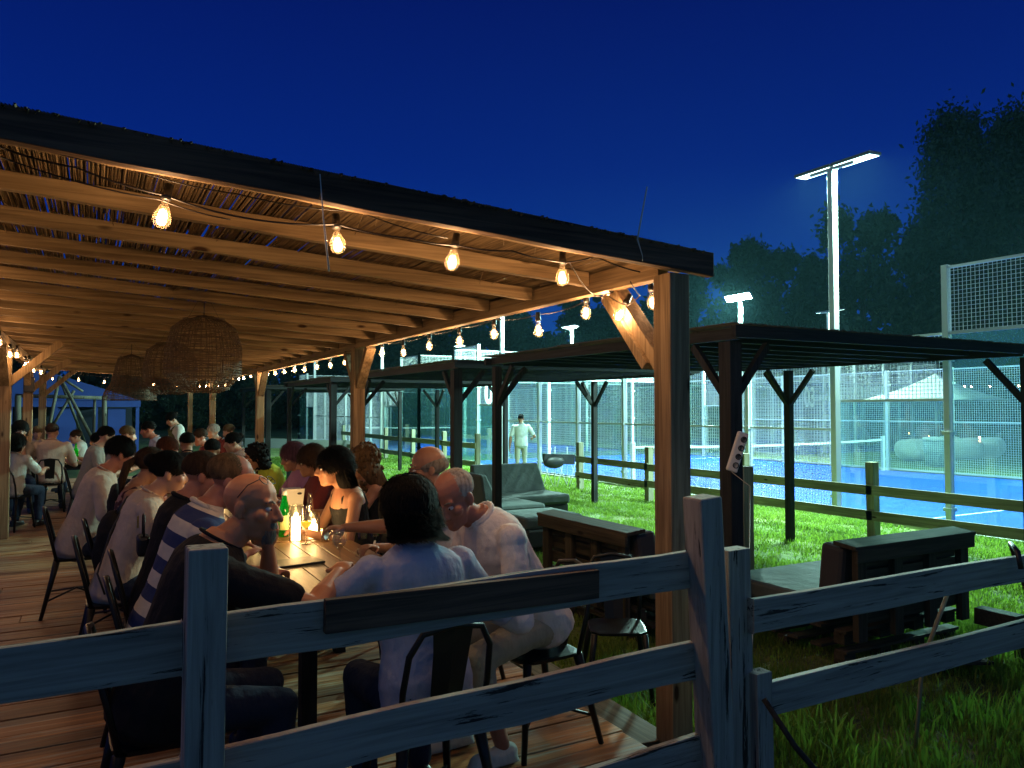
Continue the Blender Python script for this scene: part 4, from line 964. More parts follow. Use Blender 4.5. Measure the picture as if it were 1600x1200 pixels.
def person(head, face, label, top, hair=('short', 'brown'), lean=18, side=0, yaw=0, pitch=12, roll=0, hl=None, hr=None, sleeve='short', trousers=C_jean, sk=SK, vox=.012,
           stand=False, seat=.45, twist=0, group='people dining under the pergola', glasses=None, beard=None, wide=1.0, feet=None, pole=None, curl=(40, 40), folds=.012, apron=None, hand_n=None, strap=False):
    f = R(face-90); M = Matrix.Rotation(R(twist), 3, 'Z') @ Matrix.Rotation(R(side), 3, 'Y') @ Matrix.Rotation(R(-lean), 3, 'X')
    hz = (seat+.095) if not stand else .90
    base = Vector((0, 0, hz)); off = M @ Vector((0, .045, .625)); Hw = Vector(head); gz = 0 if not stand else stand[0]
    k = (Hw.z-gz-hz)/off.z; k = max(.88, min(1.26, k)); hz += max(0, min(.07, (Hw.z-gz-hz)-off.z*k)) if not stand else 0; base.z = hz
    Hp = base+off*k; rot = Matrix.Rotation(f, 3, 'Z'); rl = Hw-rot @ Hp
    root = thing('person', (rl.x, rl.y, gz), label, 'person', group, f)
    def q(x, y, z): return base+M @ Vector((x, y, z*k))
    MH = Matrix.Rotation(R(yaw), 3, 'Z') @ Matrix.Rotation(R(-pitch), 3, 'X') @ Matrix.Rotation(R(roll), 3, 'Y')
    HS = 1.12 if not stand else 1.04
    MH = MH*HS
    def h(x, y, z): return Hp+MH @ Vector((x, y, z))
    w = wide
    RG = [(-.11, .09, .07, 0), (-.06, .165, .125, 0), (.04, .168, .130, 0), (.15, .150, .115, .0), (.27, .165, .122, .008), (.37, .190, .122, .0), (.43, .178, .104, -.012), (.47, .120, .084, -.012), (.495, .068, .066, -.008)]
    def torso(b, inf, lo=-.2, hi=1, neck=True):
        rr = [(q(0, y, z), (rx*w+inf), (ry*w+inf), M) for z, rx, ry, y in RG if lo <= z <= hi]
        if neck: rr += [(q(0, .0, .53), .056, .058, M)]
        b.loft(rr)
    def arm(side_):
        sx = side_
        S_ = q(.185*sx*w, -.005, .415); tg = (hr if sx > 0 else hl)
        if tg is None: T = Vector((.17*sx, .46 if not stand else .22, .80 if not stand else 1.0))
        elif len(tg) == 3 and tg[0] == 'w': T = rot.inverted() @ (Vector(tg[1])-Vector((rl.x, rl.y, gz)))
        else: T = Vector(tg)
        a_, c_ = .29*k, .25*k; D = T-S_; L = D.length
        if L > a_+c_-.005: T = S_+D*((a_+c_-.005)/L); D = T-S_; L = D.length
        u = D.normalized(); x_ = (a_*a_-c_*c_+L*L)/(2*L); hh = math.sqrt(max(0, a_*a_-x_*x_)); pl = Vector((.7*sx, -.35, -1)) if not pole else Vector((pole[(sx+1)//2][0]*sx, pole[(sx+1)//2][1], pole[(sx+1)//2][2])); pl = (pl-u*pl.dot(u)).normalized()
        return S_, S_+u*x_+pl*hh, T
    A = {1: arm(1), -1: arm(-1)}
    # legs
    if stand:
        an = feet or ((-.11, .02), (.11, -.02))
        LG = {s: (Vector((.09*s, 0, hz-.02)), Vector((.10*s, an[(s+1)//2][1]*.5+.03, .48)), Vector((an[(s+1)//2][0], an[(s+1)//2][1]-.03, .08))) for s in (-1, 1)}
    else:
        LG = {s: (Vector((.09*s, .02, hz-.01)), Vector((.13*s, .43, seat+.055)), Vector((.14*s, .38 if s > 0 else .30, .09))) for s in (-1, 1)}
    b = MB(); torso(b, 0)
    b.capsule(q(0, -.005, .47), h(0, -.02, -.07), .060*w, .056, 14)
    b.ell(h(0, -.012, .032), (.076, .096, .082), MH); b.ell(h(0, .022, -.035), (.062, .072, .082), MH)
    b.ell(h(0, .058, -.098), (.030, .030, .024), MH); b.ell(h(0, .03, -.09), (.048, .05, .03), MH)
    b.capsule(h(0, .088, .008), h(0, .112, -.036), .009, .0145, 8); b.ell(h(.013, .098, -.040), (.009, .011, .008), MH); b.ell(h(-.013, .098, -.040), (.009, .011, .008), MH)
    b.capsule(h(-.042, .074, .020), h(.042, .074, .020), .011, .011, 8); b.capsule(h(-.020, .083, -.068), h(.020, .083, -.068), .0075, .0075, 8); b.capsule(h(-.016, .083, -.078), h(.016, .083, -.078), .0075, .0075, 8)
    for s in (-1, 1):
        b.ell(h(.045*s, .058, -.028), (.022, .024, .024), MH)
        b.ell(h(.077*s, -.010, -.012), (.010, .019, .031), MH @ Matrix.Rotation(R(18*s), 3, 'Z')); b.ell(h(.074*s, -.004, -.035), (.008, .010, .012), MH)
        S_, E, T = A[s]; b.ell(S_, (.056*w, .056*w, .056*w), M); b.capsule(S_, E, .048*w, .040*w, 12); b.capsule(E, E.lerp(T, .35), .040*w, .041*w, 12); b.capsule(E.lerp(T, .35), T, .040*w, .026, 12)
        n_ = Vector((0, 0, -1)) if not hand_n else Vector(hand_n[(s+1)//2]); dd = (T-E).normalized()
        if abs(dd.dot(n_.normalized())) > .9: n_ = Vector((-s, 0, 0))
        hand(b, T, dd, n_, -s if dd.cross(n_).x*s > 0 else s, curl[(s+1)//2])
        a0, kn, an_ = LG[s]; b.capsule(a0, kn, .085, .056, 12); b.capsule(kn, kn.lerp(an_, .3), .055, .054, 12); b.capsule(kn.lerp(an_, .3), an_, .054, .036, 12)
        b.capsule(an_+Vector((0, -.03, -.04)), an_+Vector((0, .13, -.055)), .036, .028, 10)
    body = b.build('body', sk, root, local=True); finish(body, vox, 2)
    # top
    b = MB(); tank = sleeve == 'tank'
    torso(b, .013 if not tank else .007, -.2, .44 if not tank else .385, neck=False)
    if tank:
        for s in (-1, 1): b.tube([q(.10*s*w, .09, .34), q(.105*s*w, .06, .43), q(.10*s*w, -.03, .475), q(.10*s*w, -.085, .43), q(.10*s*w, -.10, .34)], [.02, .018, .016, .018, .02], 8)
    else:
        b.loft([(q(0, 0, .37), .190*w+.014, .122*w+.013, M), (q(0, -.012, .43), .176*w+.014, .104*w+.014, M), (q(0, -.012, .475), .105*w+.016, .082*w+.01, M), (q(0, -.008, .495), .072*w+.012, .068*w+.008, M)])
        if sleeve in ('long', 'shirt'): b.loft([(q(0, -.010, .47), .080*w, .078*w, M), (q(0, -.006, .515), .066*w, .069*w, M)])
    for s in (-1, 1):
        S_, E, T = A[s]
        if not tank:
            b.ell(S_, (.068*w,)*3, M)
            if sleeve == 'short': b.capsule(S_, S_.lerp(E, .72), .062*w, .062*w, 14)
            else:
                b.capsule(S_, E, .062*w, .055*w, 14); e2 = .88 if sleeve == 'long' else .45; b.capsule(E, E.lerp(T, e2), .055*w, (.040 if sleeve == 'long' else .049)*w, 14)
    tp = b.build('tank_top' if tank else ('shirt' if sleeve != 'short' else 't_shirt'), top, root, local=True); finish(tp, max(vox, .009), 2, folds)
    if not tank and not apron:
        b = MB(); b.tube([q(.066*w*math.cos(a), .068*w*math.sin(a)-.010, .500+.012*math.sin(a)*-1) for a in [i*math.pi/9 for i in range(19)]], .013 if sleeve != 'short' else .007, 7)
        b.build('collar', top, root, local=True)
    # trousers and shoes
    b = MB(); b.loft([(q(0, y, z), rx*w+.012, ry*w+.012, M) for z, rx, ry, y in RG[:3]])
    for s in (-1, 1):
        a0, kn, an_ = LG[s]; b.capsule(a0, kn, .098, .068, 12); short = trousers is C_khaki
        b.capsule(kn, kn.lerp(an_, .25 if short else .93), .068, .066 if short else .055, 12)
    tr = b.build('shorts' if trousers is C_khaki else 'trousers', trousers, root, local=True); finish(tr, max(vox, .013), 2, .012)
    for s in (-1, 1):
        an_ = LG[s][2]; b = MB(); b.capsule(an_+Vector((0, -.035, -.035)), an_+Vector((0, .14, -.048)), .046, .036, 10); b.box(an_+Vector((0, .05, -.078)), (.08, .26, .02)); o = b.build('shoe', M_rub if trousers is not C_khaki else C_tee, root, local=True)
        finish(o, .014, 2)
    if vox < .011:
        for s in (-1, 1):
            ey = MB().ell(h(.031*s, .0765, -.004), (.0125, .0115, .0075), MH, 12, 8).build('eye', M_eye, root, local=True)
            ir = MB().ell(h(.031*s, .0855, -.004), (.0052, .0038, .0052), MH, 10, 6).build('iris', M_iris, root, local=True); ir.parent = ey
            b = MB(); b.tube([h(.014*s, .089, .018), h(.032*s, .087, .025), h(.05*s, .072, .018)], [.003, .005, .003], 6); b.build('eyebrow', H['grey'] if hair[1] in ('grey', 'white') else M_brow, root, local=True)
    if beard:
        b = MB(); rr = random.Random(3)
        for i in range(700):
            a = rr.uniform(-.9, .9); zz = rr.uniform(-.118, -.078) if rr.random() < .65 else rr.uniform(-.062, -.052)
            if zz > -.07 and abs(a) > .45: continue
            rad_ = .087 if zz < -.09 else .089; x_ = math.sin(a)*.045; y_ = .045+math.cos(a)*(rad_-.045+.004)-max(0, -.1-zz)*.6
            p0 = h(x_, y_, zz); p1 = h(x_*1.15, y_+.006, zz-.013); b.tube([p0, p1], [.0016, .0005], 3, caps=False)
        b.ell(h(0, .066, -.100), (.029, .026, .022), MH, 12, 8)
        b.build('beard', H[beard], root, local=True)
    if glasses:
        b = MB()
        if glasses == 'head': z0, y0, m2 = .095, .045, MH @ Matrix.Rotation(R(48), 3, 'X')
        else: z0, y0, m2 = -.002, .098, MH
        for s in (-1, 1):
            c = h(.031*s, y0, z0); b.tube([c+m2 @ Vector((.024*math.cos(a), 0, .018*math.sin(a))) for a in [i*math.pi/8 for i in range(17)]], .0018, 5)
            b.tube([c+m2 @ Vector((.024*s, 0, .006)), h(.078*s, .05 if glasses != 'head' else .01, z0+(.004 if glasses != 'head' else -.02)), h(.080*s, -.02, .0 if glasses != 'head' else .03)], .0018, 5)
        b.tube([h(-.008, y0+.002, z0+.004), h(.008, y0+.002, z0+.004)], .0018, 5); b.build('glasses', M_rub, root, local=True)
    # hair: scalp volume plus a coat of separate locks
    st, hc = hair
    if st != 'bald':
        b = MB(); rr = random.Random(hash(label) % 1000 if False else len(label)*7+int(abs(head[0])*100)); near = vox < .011
        sc = {'short': (.0795, .0985, .080, -.017, .040), 'buzz': (.080, .0985, .080, -.018, .038), 'fringe': (.081, .090, .055, -.028, .008), 'bob': (.101, .110, .098, -.030, .034), 'long': (.088, .106, .090, -.024, .040), 'tall': (.082, .100, .086, -.018, .044),
              'bun': (.080, .100, .084, -.018, .038), 'pony': (.080, .099, .083, -.018, .038), 'curly': (.10, .11, .10, -.03, .035), 'receding': (.079, .090, .072, -.030, .036)}[st]
        b.ell(h(0, sc[3], sc[4]), sc[:3], MH, 20, 14)
        if st in ('long', 'bob', 'curly'):
            dn = {'long': .42, 'bob': .11, 'curly': .26}[st]; rx_ = {'long': .090, 'bob': .104, 'curly': .105}[st]
            top_ = h(0, -.045, .01); bot = Vector(top_)+MH @ Vector((0, -.02, -.10)); low = bot+Vector((0, -.04-(.10 if not stand else 0)*math.sin(R(lean))*-1*.0, -dn+.10))
            if lean > 0 and st != 'bob': low.y -= dn*.25
            b.loft([(top_, rx_*.9, .075, MH), (bot, rx_, .068, MH), (bot.lerp(low, .5), rx_*.95, .052, MH), (low, rx_*.55, .03, MH)], 16)
        if st == 'bun': b.ell(h(0, -.115, .055), (.042, .04, .042), MH)
        if st == 'pony': b.tube([h(0, -.10, .03), h(0, -.15, -.02), h(0, -.155, -.12), h(0, -.14, -.22)], [.025, .032, .028, .012], 8)
        if st == 'curly':
            for i in range(260 if near else 90):
                u = rr.uniform(-1, 1); a = rr.uniform(0, 6.28); s_ = math.sqrt(1-u*u); v = Vector((s_*math.cos(a), s_*math.sin(a), u))
                if rr.random() < .5: c = h(v.x*.104, sc[3]+v.y*.112, sc[4]+v.z*.10)
                else: c = h(v.x*.11, -.06+v.y*.07, -.09+u*.20)
                if (MH.inverted() @ (c-Hp)).y > .06: continue
                b.ell(c, (rr.uniform(.010, .022),)*3, None, 6, 4)
        else:
            cnt = 5200 if near else 1500
            for i in range(cnt):
                u = rr.uniform(-.35, 1); a = rr.uniform(0, 6.28); s_ = math.sqrt(1-u*u)
                v = Vector((s_*math.cos(a), s_*math.sin(a), u)); p0 = Vector((v.x*sc[0], sc[3]+v.y*sc[1], sc[4]+v.z*sc[2]))
                fl = Vector((v.x*.5+rr.uniform(-.4, .4), v.y*.6-.45+rr.uniform(-.4, .4), -.8+rr.uniform(-.3, .4))); fl = (fl-v*fl.dot(v)).normalized()
                ln_ = {'short': .028, 'buzz': .010, 'fringe': .014, 'bob': .045, 'long': .07, 'tall': .05, 'bun': .035, 'pony': .035, 'receding': .022}.get(st, .03)*rr.uniform(.6, 1.3)
                if st in ('bob', 'long') and u < .3 and v.y < .4: ln_ *= 1.5
                p1 = p0+fl*ln_*.5+v*.004; p2 = p0+fl*ln_+v*rr.uniform(-.002, .005)
                sd = fl.cross(v)*(.0022 if near else .0032); n0 = len(b.v)
                pts = [p0-sd, p0+sd, p1+sd, p1-sd, p2]
                b.add([h(*p_) for p_ in pts], [(0, 1, 2, 3), (3, 2, 4)], True)
            if st in ('long', 'bob'):
                for i in range(4200 if near else 600):
                    a = rr.uniform(math.pi*.98, 2.02*math.pi); u = rr.random()
                    c0 = top_.lerp(bot, u) if rr.random() < .5 else bot.lerp(low, u*.8)
                    rx2 = rx_*(1.0 if u < .7 else .9); o0 = MH @ Vector((rx2*math.cos(a)*1.02, .070*math.sin(a), 0)); p0 = c0+o0
                    p1 = p0+(low-bot).normalized()*rr.uniform(.03, .075)+Vector((rr.uniform(-.012, .012), rr.uniform(-.012, .012), 0)); sd = Vector((.0022, .0012, 0)); b.add([p0-sd, p0+sd, p1], [(0, 1, 2)], True)
        b.build('hair', H[hc], root, local=True)
    if apron:
        b = MB(); vs = []; 
        for z, wd in ((.42, .085), (.30, .12), (.1, .15), (-.1, .17), (-.45, .18)):
            for i in range(7):
                a = R(90+(i-3)*24); yy = .145 if z < .2 else .14
                vs.append(q(wd*1.3*math.cos(a)*1.0, yy*math.sin(a)+.015, z) if z > -.2 else base+Vector((.2*math.cos(a), .17*math.sin(a)+.02, z)))
        fs = [(i*7+j, i*7+j+1, i*7+j+8, i*7+j+7) for i in range(4) for j in range(6)]; o = b.add(vs, fs, True).build('apron', apron, root, local=True); s_ = o.modifiers.new('thick', 'SOLIDIFY'); s_.thickness = .006
        b = MB()
        for s in (-1, 1): b.tube([q(.085*s, .14, .41), q(.10*s, .06, .47), q(.08*s, -.04, .50), q(0.02*s, -.125, .40), q(-.09*s, -.14, .15)], .009, 6)
        b.build('apron_strap', apron, root, local=True)
    if strap:
        MB().tube([q(-.07, .13, .40), q(-.06, .03, .50), q(-.02, -.12, .42), q(.05, -.145, .25), q(.14, -.13, .05), q(.2, -.05, -.03)], .006, 6).build('bag_strap', M_rub, root, local=True)
    return root, rl, f

seated = []
def seat_person(px, py, t_, face, label, top, chair_label=None, **kw):
    p = at(px, py, t=t_); r, rl, f = person(p, face, label, top, **kw)
    if chair_label: 
        d = Vector((math.cos(R(face)), math.sin(R(face)), 0)); c = rl-d*.03+d*.05; chair(c.x, c.y, f, chair_label)
    return r
N_ = .0065
# the near group (facing angle in degrees, 0 = +X, 90 = away from the camera along the deck)
seat_person(394, 790, 3.05, 0, 'bald man with grey goatee in black t-shirt, glasses pushed up on his head', C_black, 'metal chair of the bald man in black at the near left corner',
            hair=('bald', 'grey'), beard='grey', glasses='head', lean=21, yaw=-36, pitch=5, roll=-4, vox=N_, sk=SKB, wide=1.22, hr=('w', (.88, 3.06, .99), 0), hl=('w', (.645, 3.27, 1.08), 0), pole=((.2, .6, -1), (1, -.2, -.35)), curl=(70, 80), sleeve='short')
seat_person(362, 750, 3.85, 0, 'grey haired man in a navy and white striped shirt with head bowed', C_stripe, 'metal chair behind the man in the striped shirt',
            hair=('receding', 'light'), lean=20, yaw=-12, pitch=24, vox=.008, sleeve='shirt', wide=1.12, sk=SKR, hr=(.18, .46, .82))
seat_person(318, 742, 4.5, 0, 'man with short dark hair in a black jacket beside the striped shirt', C_black, 'metal chair behind the man in the black jacket', hair=('short', 'brown'), lean=15, yaw=-5, pitch=16, vox=.0095, sleeve='long', sk=SKR)
seat_person(266, 738, 5.0, 0, 'dark haired woman with low bun, cream top and thin black bag strap', C_cream, 'metal chair holding the woman in the cream top', hair=('bun', 'black'), lean=20, yaw=-6, pitch=10, vox=.0095, strap=True, sk=SKL)
seat_person(238, 728, 5.7, 0, 'woman with brown hair in a patterned sleeveless top, bare shoulder turned to the camera', C_pat, 'metal chair of the woman in the patterned top', hair=('pony', 'brown'), lean=13, yaw=8, pitch=14, vox=.0095, sleeve='tank')
seat_person(190, 709, 6.45, 0, 'dark haired man in a cream polo shirt seated with his round back to the aisle', C_cream, 'metal chair of the man in the cream polo shirt', hair=('tall', 'black'), lean=20, yaw=5, pitch=14, vox=.0095, wide=1.12, sk=SKR)
seat_person(263, 703, 7.9, -10, 'person with auburn hair and glasses past the woman in the patterned top', C_red, None, hair=('short', 'auburn'), lean=14, yaw=-30, vox=.0105, glasses='on', sk=SKR)
# near end and right side
seat_person(634, 797, 3.2, 92, 'person with black bob hair in pale blue shirt sitting back to camera', C_blue, 'metal chair with a broad dark splat under the person in the pale blue shirt',
            hair=('bob', 'black'), lean=14, pitch=8, vox=N_, sleeve='long', wide=1.06, hl=(-.34, .42, .80), hr=(.33, .42, .80), pole=((1, -.2, -.5), (.8, -.3, -.8)), folds=.015)
seat_person(708, 778, 3.6, 184, 'flushed white haired man in white shirt leaning in at the near right corner', C_white, 'metal chair under the white haired man in the white shirt',
            hair=('receding', 'white'), lean=34, yaw=30, pitch=26, roll=8, vox=N_, sleeve='long', wide=1.1, sk=SKR, hr=(.16, .52, .80), hl=(-.1, .52, .80), trousers=C_khaki, folds=.015)
seat_person(668, 730, 4.7, 180, 'balding man with thin glasses reaching an arm across the table', C_white, 'metal chair of the balding man with glasses', hair=('fringe', 'grey'), lean=10, yaw=-14, pitch=8, glasses='on', vox=.008, sleeve='short', sk=SK, wide=1.1, hl=('w', (1.17, 4.45, .94), 0), curl=(60, 40))
seat_person(566, 722, 6.3, 172, 'woman with long curly brown hair lit from behind by the lawn', C_black, 'metal chair of the curly haired woman', hair=('curly', 'curl'), lean=4, yaw=-45, vox=.0095, sleeve='tank')
seat_person(519, 729, 5.55, 184, 'woman with long straight black hair in a black tank top', C_black, 'metal chair of the woman with long black hair', hair=('long', 'black'), lean=14, yaw=-6, pitch=6, vox=.0095, sleeve='tank', sk=SK)
seat_person(484, 720, 6.9, 180, 'dark haired woman seen in profile left of the long black hair', C_red, 'metal chair of the woman seen in profile', hair=('long', 'brown'), lean=12, yaw=0, vox=.0105, sleeve='short')
seat_person(456, 714, 7.7, 180, 'woman with mauve tinted hair and a pale headband', C_purple, 'metal chair of the woman with mauve hair', hair=('long', 'mauve'), lean=12, yaw=20, vox=.0105, sleeve='short')
seat_person(398, 714, 8.3, 185, 'dark curly haired person in a bright yellow shirt', C_yellow, 'metal chair of the person in the yellow shirt', hair=('curly', 'black'), lean=26, yaw=0, vox=.0105, sleeve='short', seat=.43)
# middle distance
far = [(332, 703, 9.4, 90, 'dark haired person seen from behind beneath the white haired man', C_black, 'short', 'black', SK), (292, 692, 10.0, 90, 'round dark head seen from behind right of the waitress', C_black, 'short', 'black', SK),
       (363, 691, 10.6, 170, 'woman with a dark bun and a pale top near the third side post', C_tee, 'bun', 'black', SKL), (333, 675, 13.2, 200, 'white haired man sitting before the far side post', C_red, 'short', 'white', SKL),
       (357, 674, 14.2, 200, 'fair haired person right of the white haired man', C_tee, 'short', 'light', SKL), (312, 683, 12.2, 190, 'person with a shaded red face left of the white haired man', C_red, 'short', 'brown', SKR),
       (167, 681, 10.6, 0, 'man with dark hair and a grey shirt before the log frame', C_grey, 'short', 'black', SKL), (200, 679, 11.6, 0, 'person with light brown hair behind the grey shirt', C_grey, 'short', 'light', SKL),
       (231, 671, 12.6, 180, 'person in a blue striped shirt bending beside the waitress', C_blue, 'short', 'black', SKR), (152, 688, 13.4, 180, 'dark clothed person at the edge of the left group', C_black, 'long', 'black', SK)]
for i, (x, y, t_, fc, l, top, hs, hc, s_) in enumerate(far):
    seat_person(x, y, t_, fc, l, top, 'metal chair of the ' + ' '.join(l.split()[:11]), hair=(hs, hc), lean=16, vox=.016, sk=s_, yaw=(i*37) % 40-20)
seat_person(82, 674, 12.6, 88, 'broad man in a beige shirt sitting back to the camera at the left table', C_cream, 'metal chair under the broad man in the beige shirt', hair=('short', 'brown'), lean=10, pitch=4, yaw=-18, vox=.012, wide=1.18, sk=SKL)
seat_person(32, 672, 12.2, -80, 'person in glasses facing camera, hand raised to mouth, by the left post', C_grey, 'metal chair of the person with the raised hand', hair=('bob', 'black'), glasses='on', lean=8, vox=.010, sk=SKL, hl=(-.03, .20, 1.14), hand_n=((0, -1, 0), (0, 0, -1)))
seat_person(27, 694, 10.6, 60, 'person in a white tee with dark hair seated behind the left post', C_tee, 'metal chair of the person in the white tee', hair=('bob', 'black'), lean=6, vox=.012, sk=SKL)
seat_person(58, 676, 15.8, -80, 'person facing the camera on the far side of the left table', C_cream, None, hair=('short', 'light'), lean=8, vox=.016, sk=SKL)
seat_person(118, 682, 15.4, 180, 'person in pale clothes behind the bottle of the left table', C_tee, None, hair=('short', 'brown'), lean=10, vox=.016, sk=SKL)
# standing waitress and the man on the lawn
person(at(268, 655, t=14.6), 190, 'waitress in white t-shirt and olive apron standing looking down', C_tee, hair=('bun', 'black'), lean=14, pitch=28, yaw=10, stand=(0,), vox=.011, sleeve='short', sk=SKL, apron=C_green, hl=(-.15, .34, .98), hr=(.14, .34, 1.0), trousers=C_jean, group='people standing')
person(at(814, 654, t=21.4), 62, 'man in white t-shirt and pale shorts walking away across the lawn', C_tee, hair=('short', 'black'), lean=2, pitch=6, yaw=0, stand=(GZ,), vox=.012, sleeve='short', sk=SK, trousers=C_khaki, hl=(-.32, -.03, .76), hr=(.34, .22, 1.06), feet=((-.10, -.10), (.10, .16)), group='people standing', wide=1.08)
# spare chairs, bags
chair(2.95, 3.98, R(150), 'empty metal chair standing on the grass beside the pallet sofa', GZ+.02)
t = thing('backpack', (.10, 6.2, .5), 'black backpack hanging on a chair at the aisle', 'bag')
p = at(178, 845, t=5.4)
b = MB(); b.ell(p, (.12, .16, .22)); b.ell(p+Vector((.0, .02, -.08)), (.14, .17, .15)); o = b.build('bag', cloth('bag_nylon', (.012, .012, .013)), t); finish(o, .012, 2, .02)
b = MB(); b.tube([p+Vector((.02, .05, .2)), p+Vector((.08, .0, .30)), p+Vector((.02, -.06, .2))], .012, 6); b.tube([p+Vector((0, .1, -.2)), p+Vector((-.03, .1, -.33))], .008, 5); b.build('strap', M_rub, t)
t = thing('jacket', at(178, 790, t=5.9), 'dark jacket draped over a chair back next to the cream polo shirt', 'jacket')
p = at(180, 800, t=5.9); b = MB(); b.ell(p, (.06, .20, .22)); b.ell(p+Vector((0, -.1, -.15)), (.05, .12, .2)); o = b.build('cloth', C_black, t); finish(o, .012, 2, .04)
t = thing('handbag', at(226, 815, t=4.6), 'small handbag with a gold clasp hanging behind the woman in the cream top', 'bag')
p = at(224, 828, t=4.55); b = MB(); b.box(p+Vector((0, 0, -.09)), (.07, .16, .12)); o = b.build('bag', M_rub, t, bevel=.02)
MB().tube([p+Vector((0, -.06, -.03)), p+Vector((0, -.05, .09)), p+Vector((0, .05, .09)), p+Vector((0, .06, -.03))], .006, 6).build('handle', M_rub, t)
MB().box(p+Vector((-.03, 0, .05)), (.01, .02, .07)).build('clasp', mat('brass', (.6, .4, .12), .3, .9), t)

# ---------------------------------------------------------------- trees
leafm = mat('foliage', (.05, .085, .035), .65, vary=((.7, .7, .7), (.02, .04, .02), .35, .65)); b_ = leafm.node_tree.nodes['Principled BSDF']
barkm = mat('bark', (.10, .08, .06), .9)
def tree_mesh(seed, h, rad, blobs, nleaf, lsz, low=.08):
    r = np.random.default_rng(seed); C = []; RR = []
    for i in range(blobs):
        z = h*(low+(.97-low)*(i+.5)/blobs); f = math.sin(math.pi*min(1, (z/h)*.86+.12))**.7
        for k in range(3):
            a = r.uniform(0, 6.28); d = rad*f*r.uniform(.15, .75); C.append((d*math.cos(a), d*math.sin(a), z+r.uniform(-.6, .6))); RR.append(rad*f*r.uniform(.30, .55))
    C = np.array(C); RR = np.array(RR)
    # leaf clusters: sub clumps on the blob shells with gaps between them
    ncl = 16; cc = []; 
    for c, q in zip(C, RR):
        v = r.normal(size=(ncl, 3)); v /= np.linalg.norm(v, axis=1)[:, None]; cc.append(c+v*q*r.uniform(.55, 1.05, (ncl, 1)))
    cc = np.concatenate(cc); cr_ = r.uniform(.35, .9, len(cc))*rad*.16
    idx = r.integers(0, len(cc), nleaf); p = cc[idx]+r.normal(size=(nleaf, 3))*cr_[idx][:, None]*.75
    a = r.normal(size=(nleaf, 3)); a /= np.linalg.norm(a, axis=1)[:, None]; b2 = np.cross(a, r.normal(size=(nleaf, 3))); b2 /= np.linalg.norm(b2, axis=1)[:, None]
    s = (lsz*r.uniform(.5, 1.3, nleaf))[:, None]
    V = np.stack([p-a*s, p+b2*s*.45, p+a*s, p-b2*s*.45], 1).reshape(-1, 3)
    me = bpy.data.meshes.new('crown'); me.vertices.add(len(V)); me.vertices.foreach_set('co', V.ravel()); me.loops.add(nleaf*4); me.loops.foreach_set('vertex_index', np.arange(nleaf*4))
    me.polygons.add(nleaf); me.polygons.foreach_set('loop_start', np.arange(0, nleaf*4, 4)); me.polygons.foreach_set('loop_total', np.full(nleaf, 4)); me.update(); me.materials.append(leafm)
    b = MB(); b.tube([(0, 0, 0), (.1, .05, h*.35), (0, .1, h*.8)], [h*.025, h*.018, h*.006], 8)
    for i in range(9):
        z = h*r.uniform(.25, .75); c = C[r.integers(0, len(C))]; b.tube([(.08, .05, z*.8), Vector((.08, .05, z*.8)).lerp(Vector(c), .5)+Vector((0, 0, .3)), c], [h*.009, h*.006, h*.002], 5)
    o = b.build('trunk_tmp', barkm); tm = o.data; bpy.data.objects.remove(o); tm.name = 'trunk'
    return me, tm
TM = [tree_mesh(11, 14, 4.2, 6, 13000, .26), tree_mesh(12, 14, 5.0, 5, 13000, .26), tree_mesh(13, 14, 3.2, 7, 11000, .24), tree_mesh(14, 21, 7.5, 9, 27000, .23, .22)]
def tree(px, ptop, t_, k, label, sc=1, group='dark trees behind the courts'):
    p = at(px, 640, t=t_); h0 = (21 if k == 3 else 14); hh = (640-ptop)*t_/1190+1.85; s = hh/h0
    r = thing('tree', (p.x, p.y, GZ), label, 'tree', group, random.uniform(0, 6))
    c = bpy.data.objects.new('crown', TM[k][0]); COL.objects.link(c); c.parent = r; c.scale = (s*sc, s*sc, s)
    c = bpy.data.objects.new('trunk', TM[k][1]); COL.objects.link(c); c.parent = r; c.scale = (s*sc, s*sc, s)
tree(1155, 366, 58, 2, 'slender treetop left above the dazzling floodlight', .8); tree(1212, 388, 62, 1, 'rounded tree right of the dazzling floodlight', .8); tree(1268, 396, 60, 0, 'tree between the dazzling floodlight and the tall mast', .8)
tree(1352, 330, 54, 1, 'broad tree directly right of the tall floodlight mast', .9); tree(1445, 350, 56, 0, 'shadowed tree between the mast and the giant tree'); tree(1508, 162, 50, 3, 'giant tree with an airy crown rising over the right corner', .74)
tree(1612, 150, 48, 3, 'tall tree filling the right edge above the raised mesh panel', .7); tree(1560, 300, 60, 1, 'dark lower tree under the giant crown')
tree(1085, 415, 64, 2, 'tree just right of the corner post top', .9)
i = 0
for px in range(1030, -330, -68):
    tree(px+random.uniform(-12, 12), random.uniform(438, 500) if px > 500 else random.uniform(520, 560), random.uniform(62, 72), i % 3, '%s tree of the dark row behind the lawn, counted leftwards' % (ORD+['twenty first', 'twenty second'])[i], 1.15); i += 1
for j, px in enumerate((1750, 1880, 2050)): tree(px, 260, 55, j % 2, '%s tree beyond the right edge of the picture' % ORD[j])

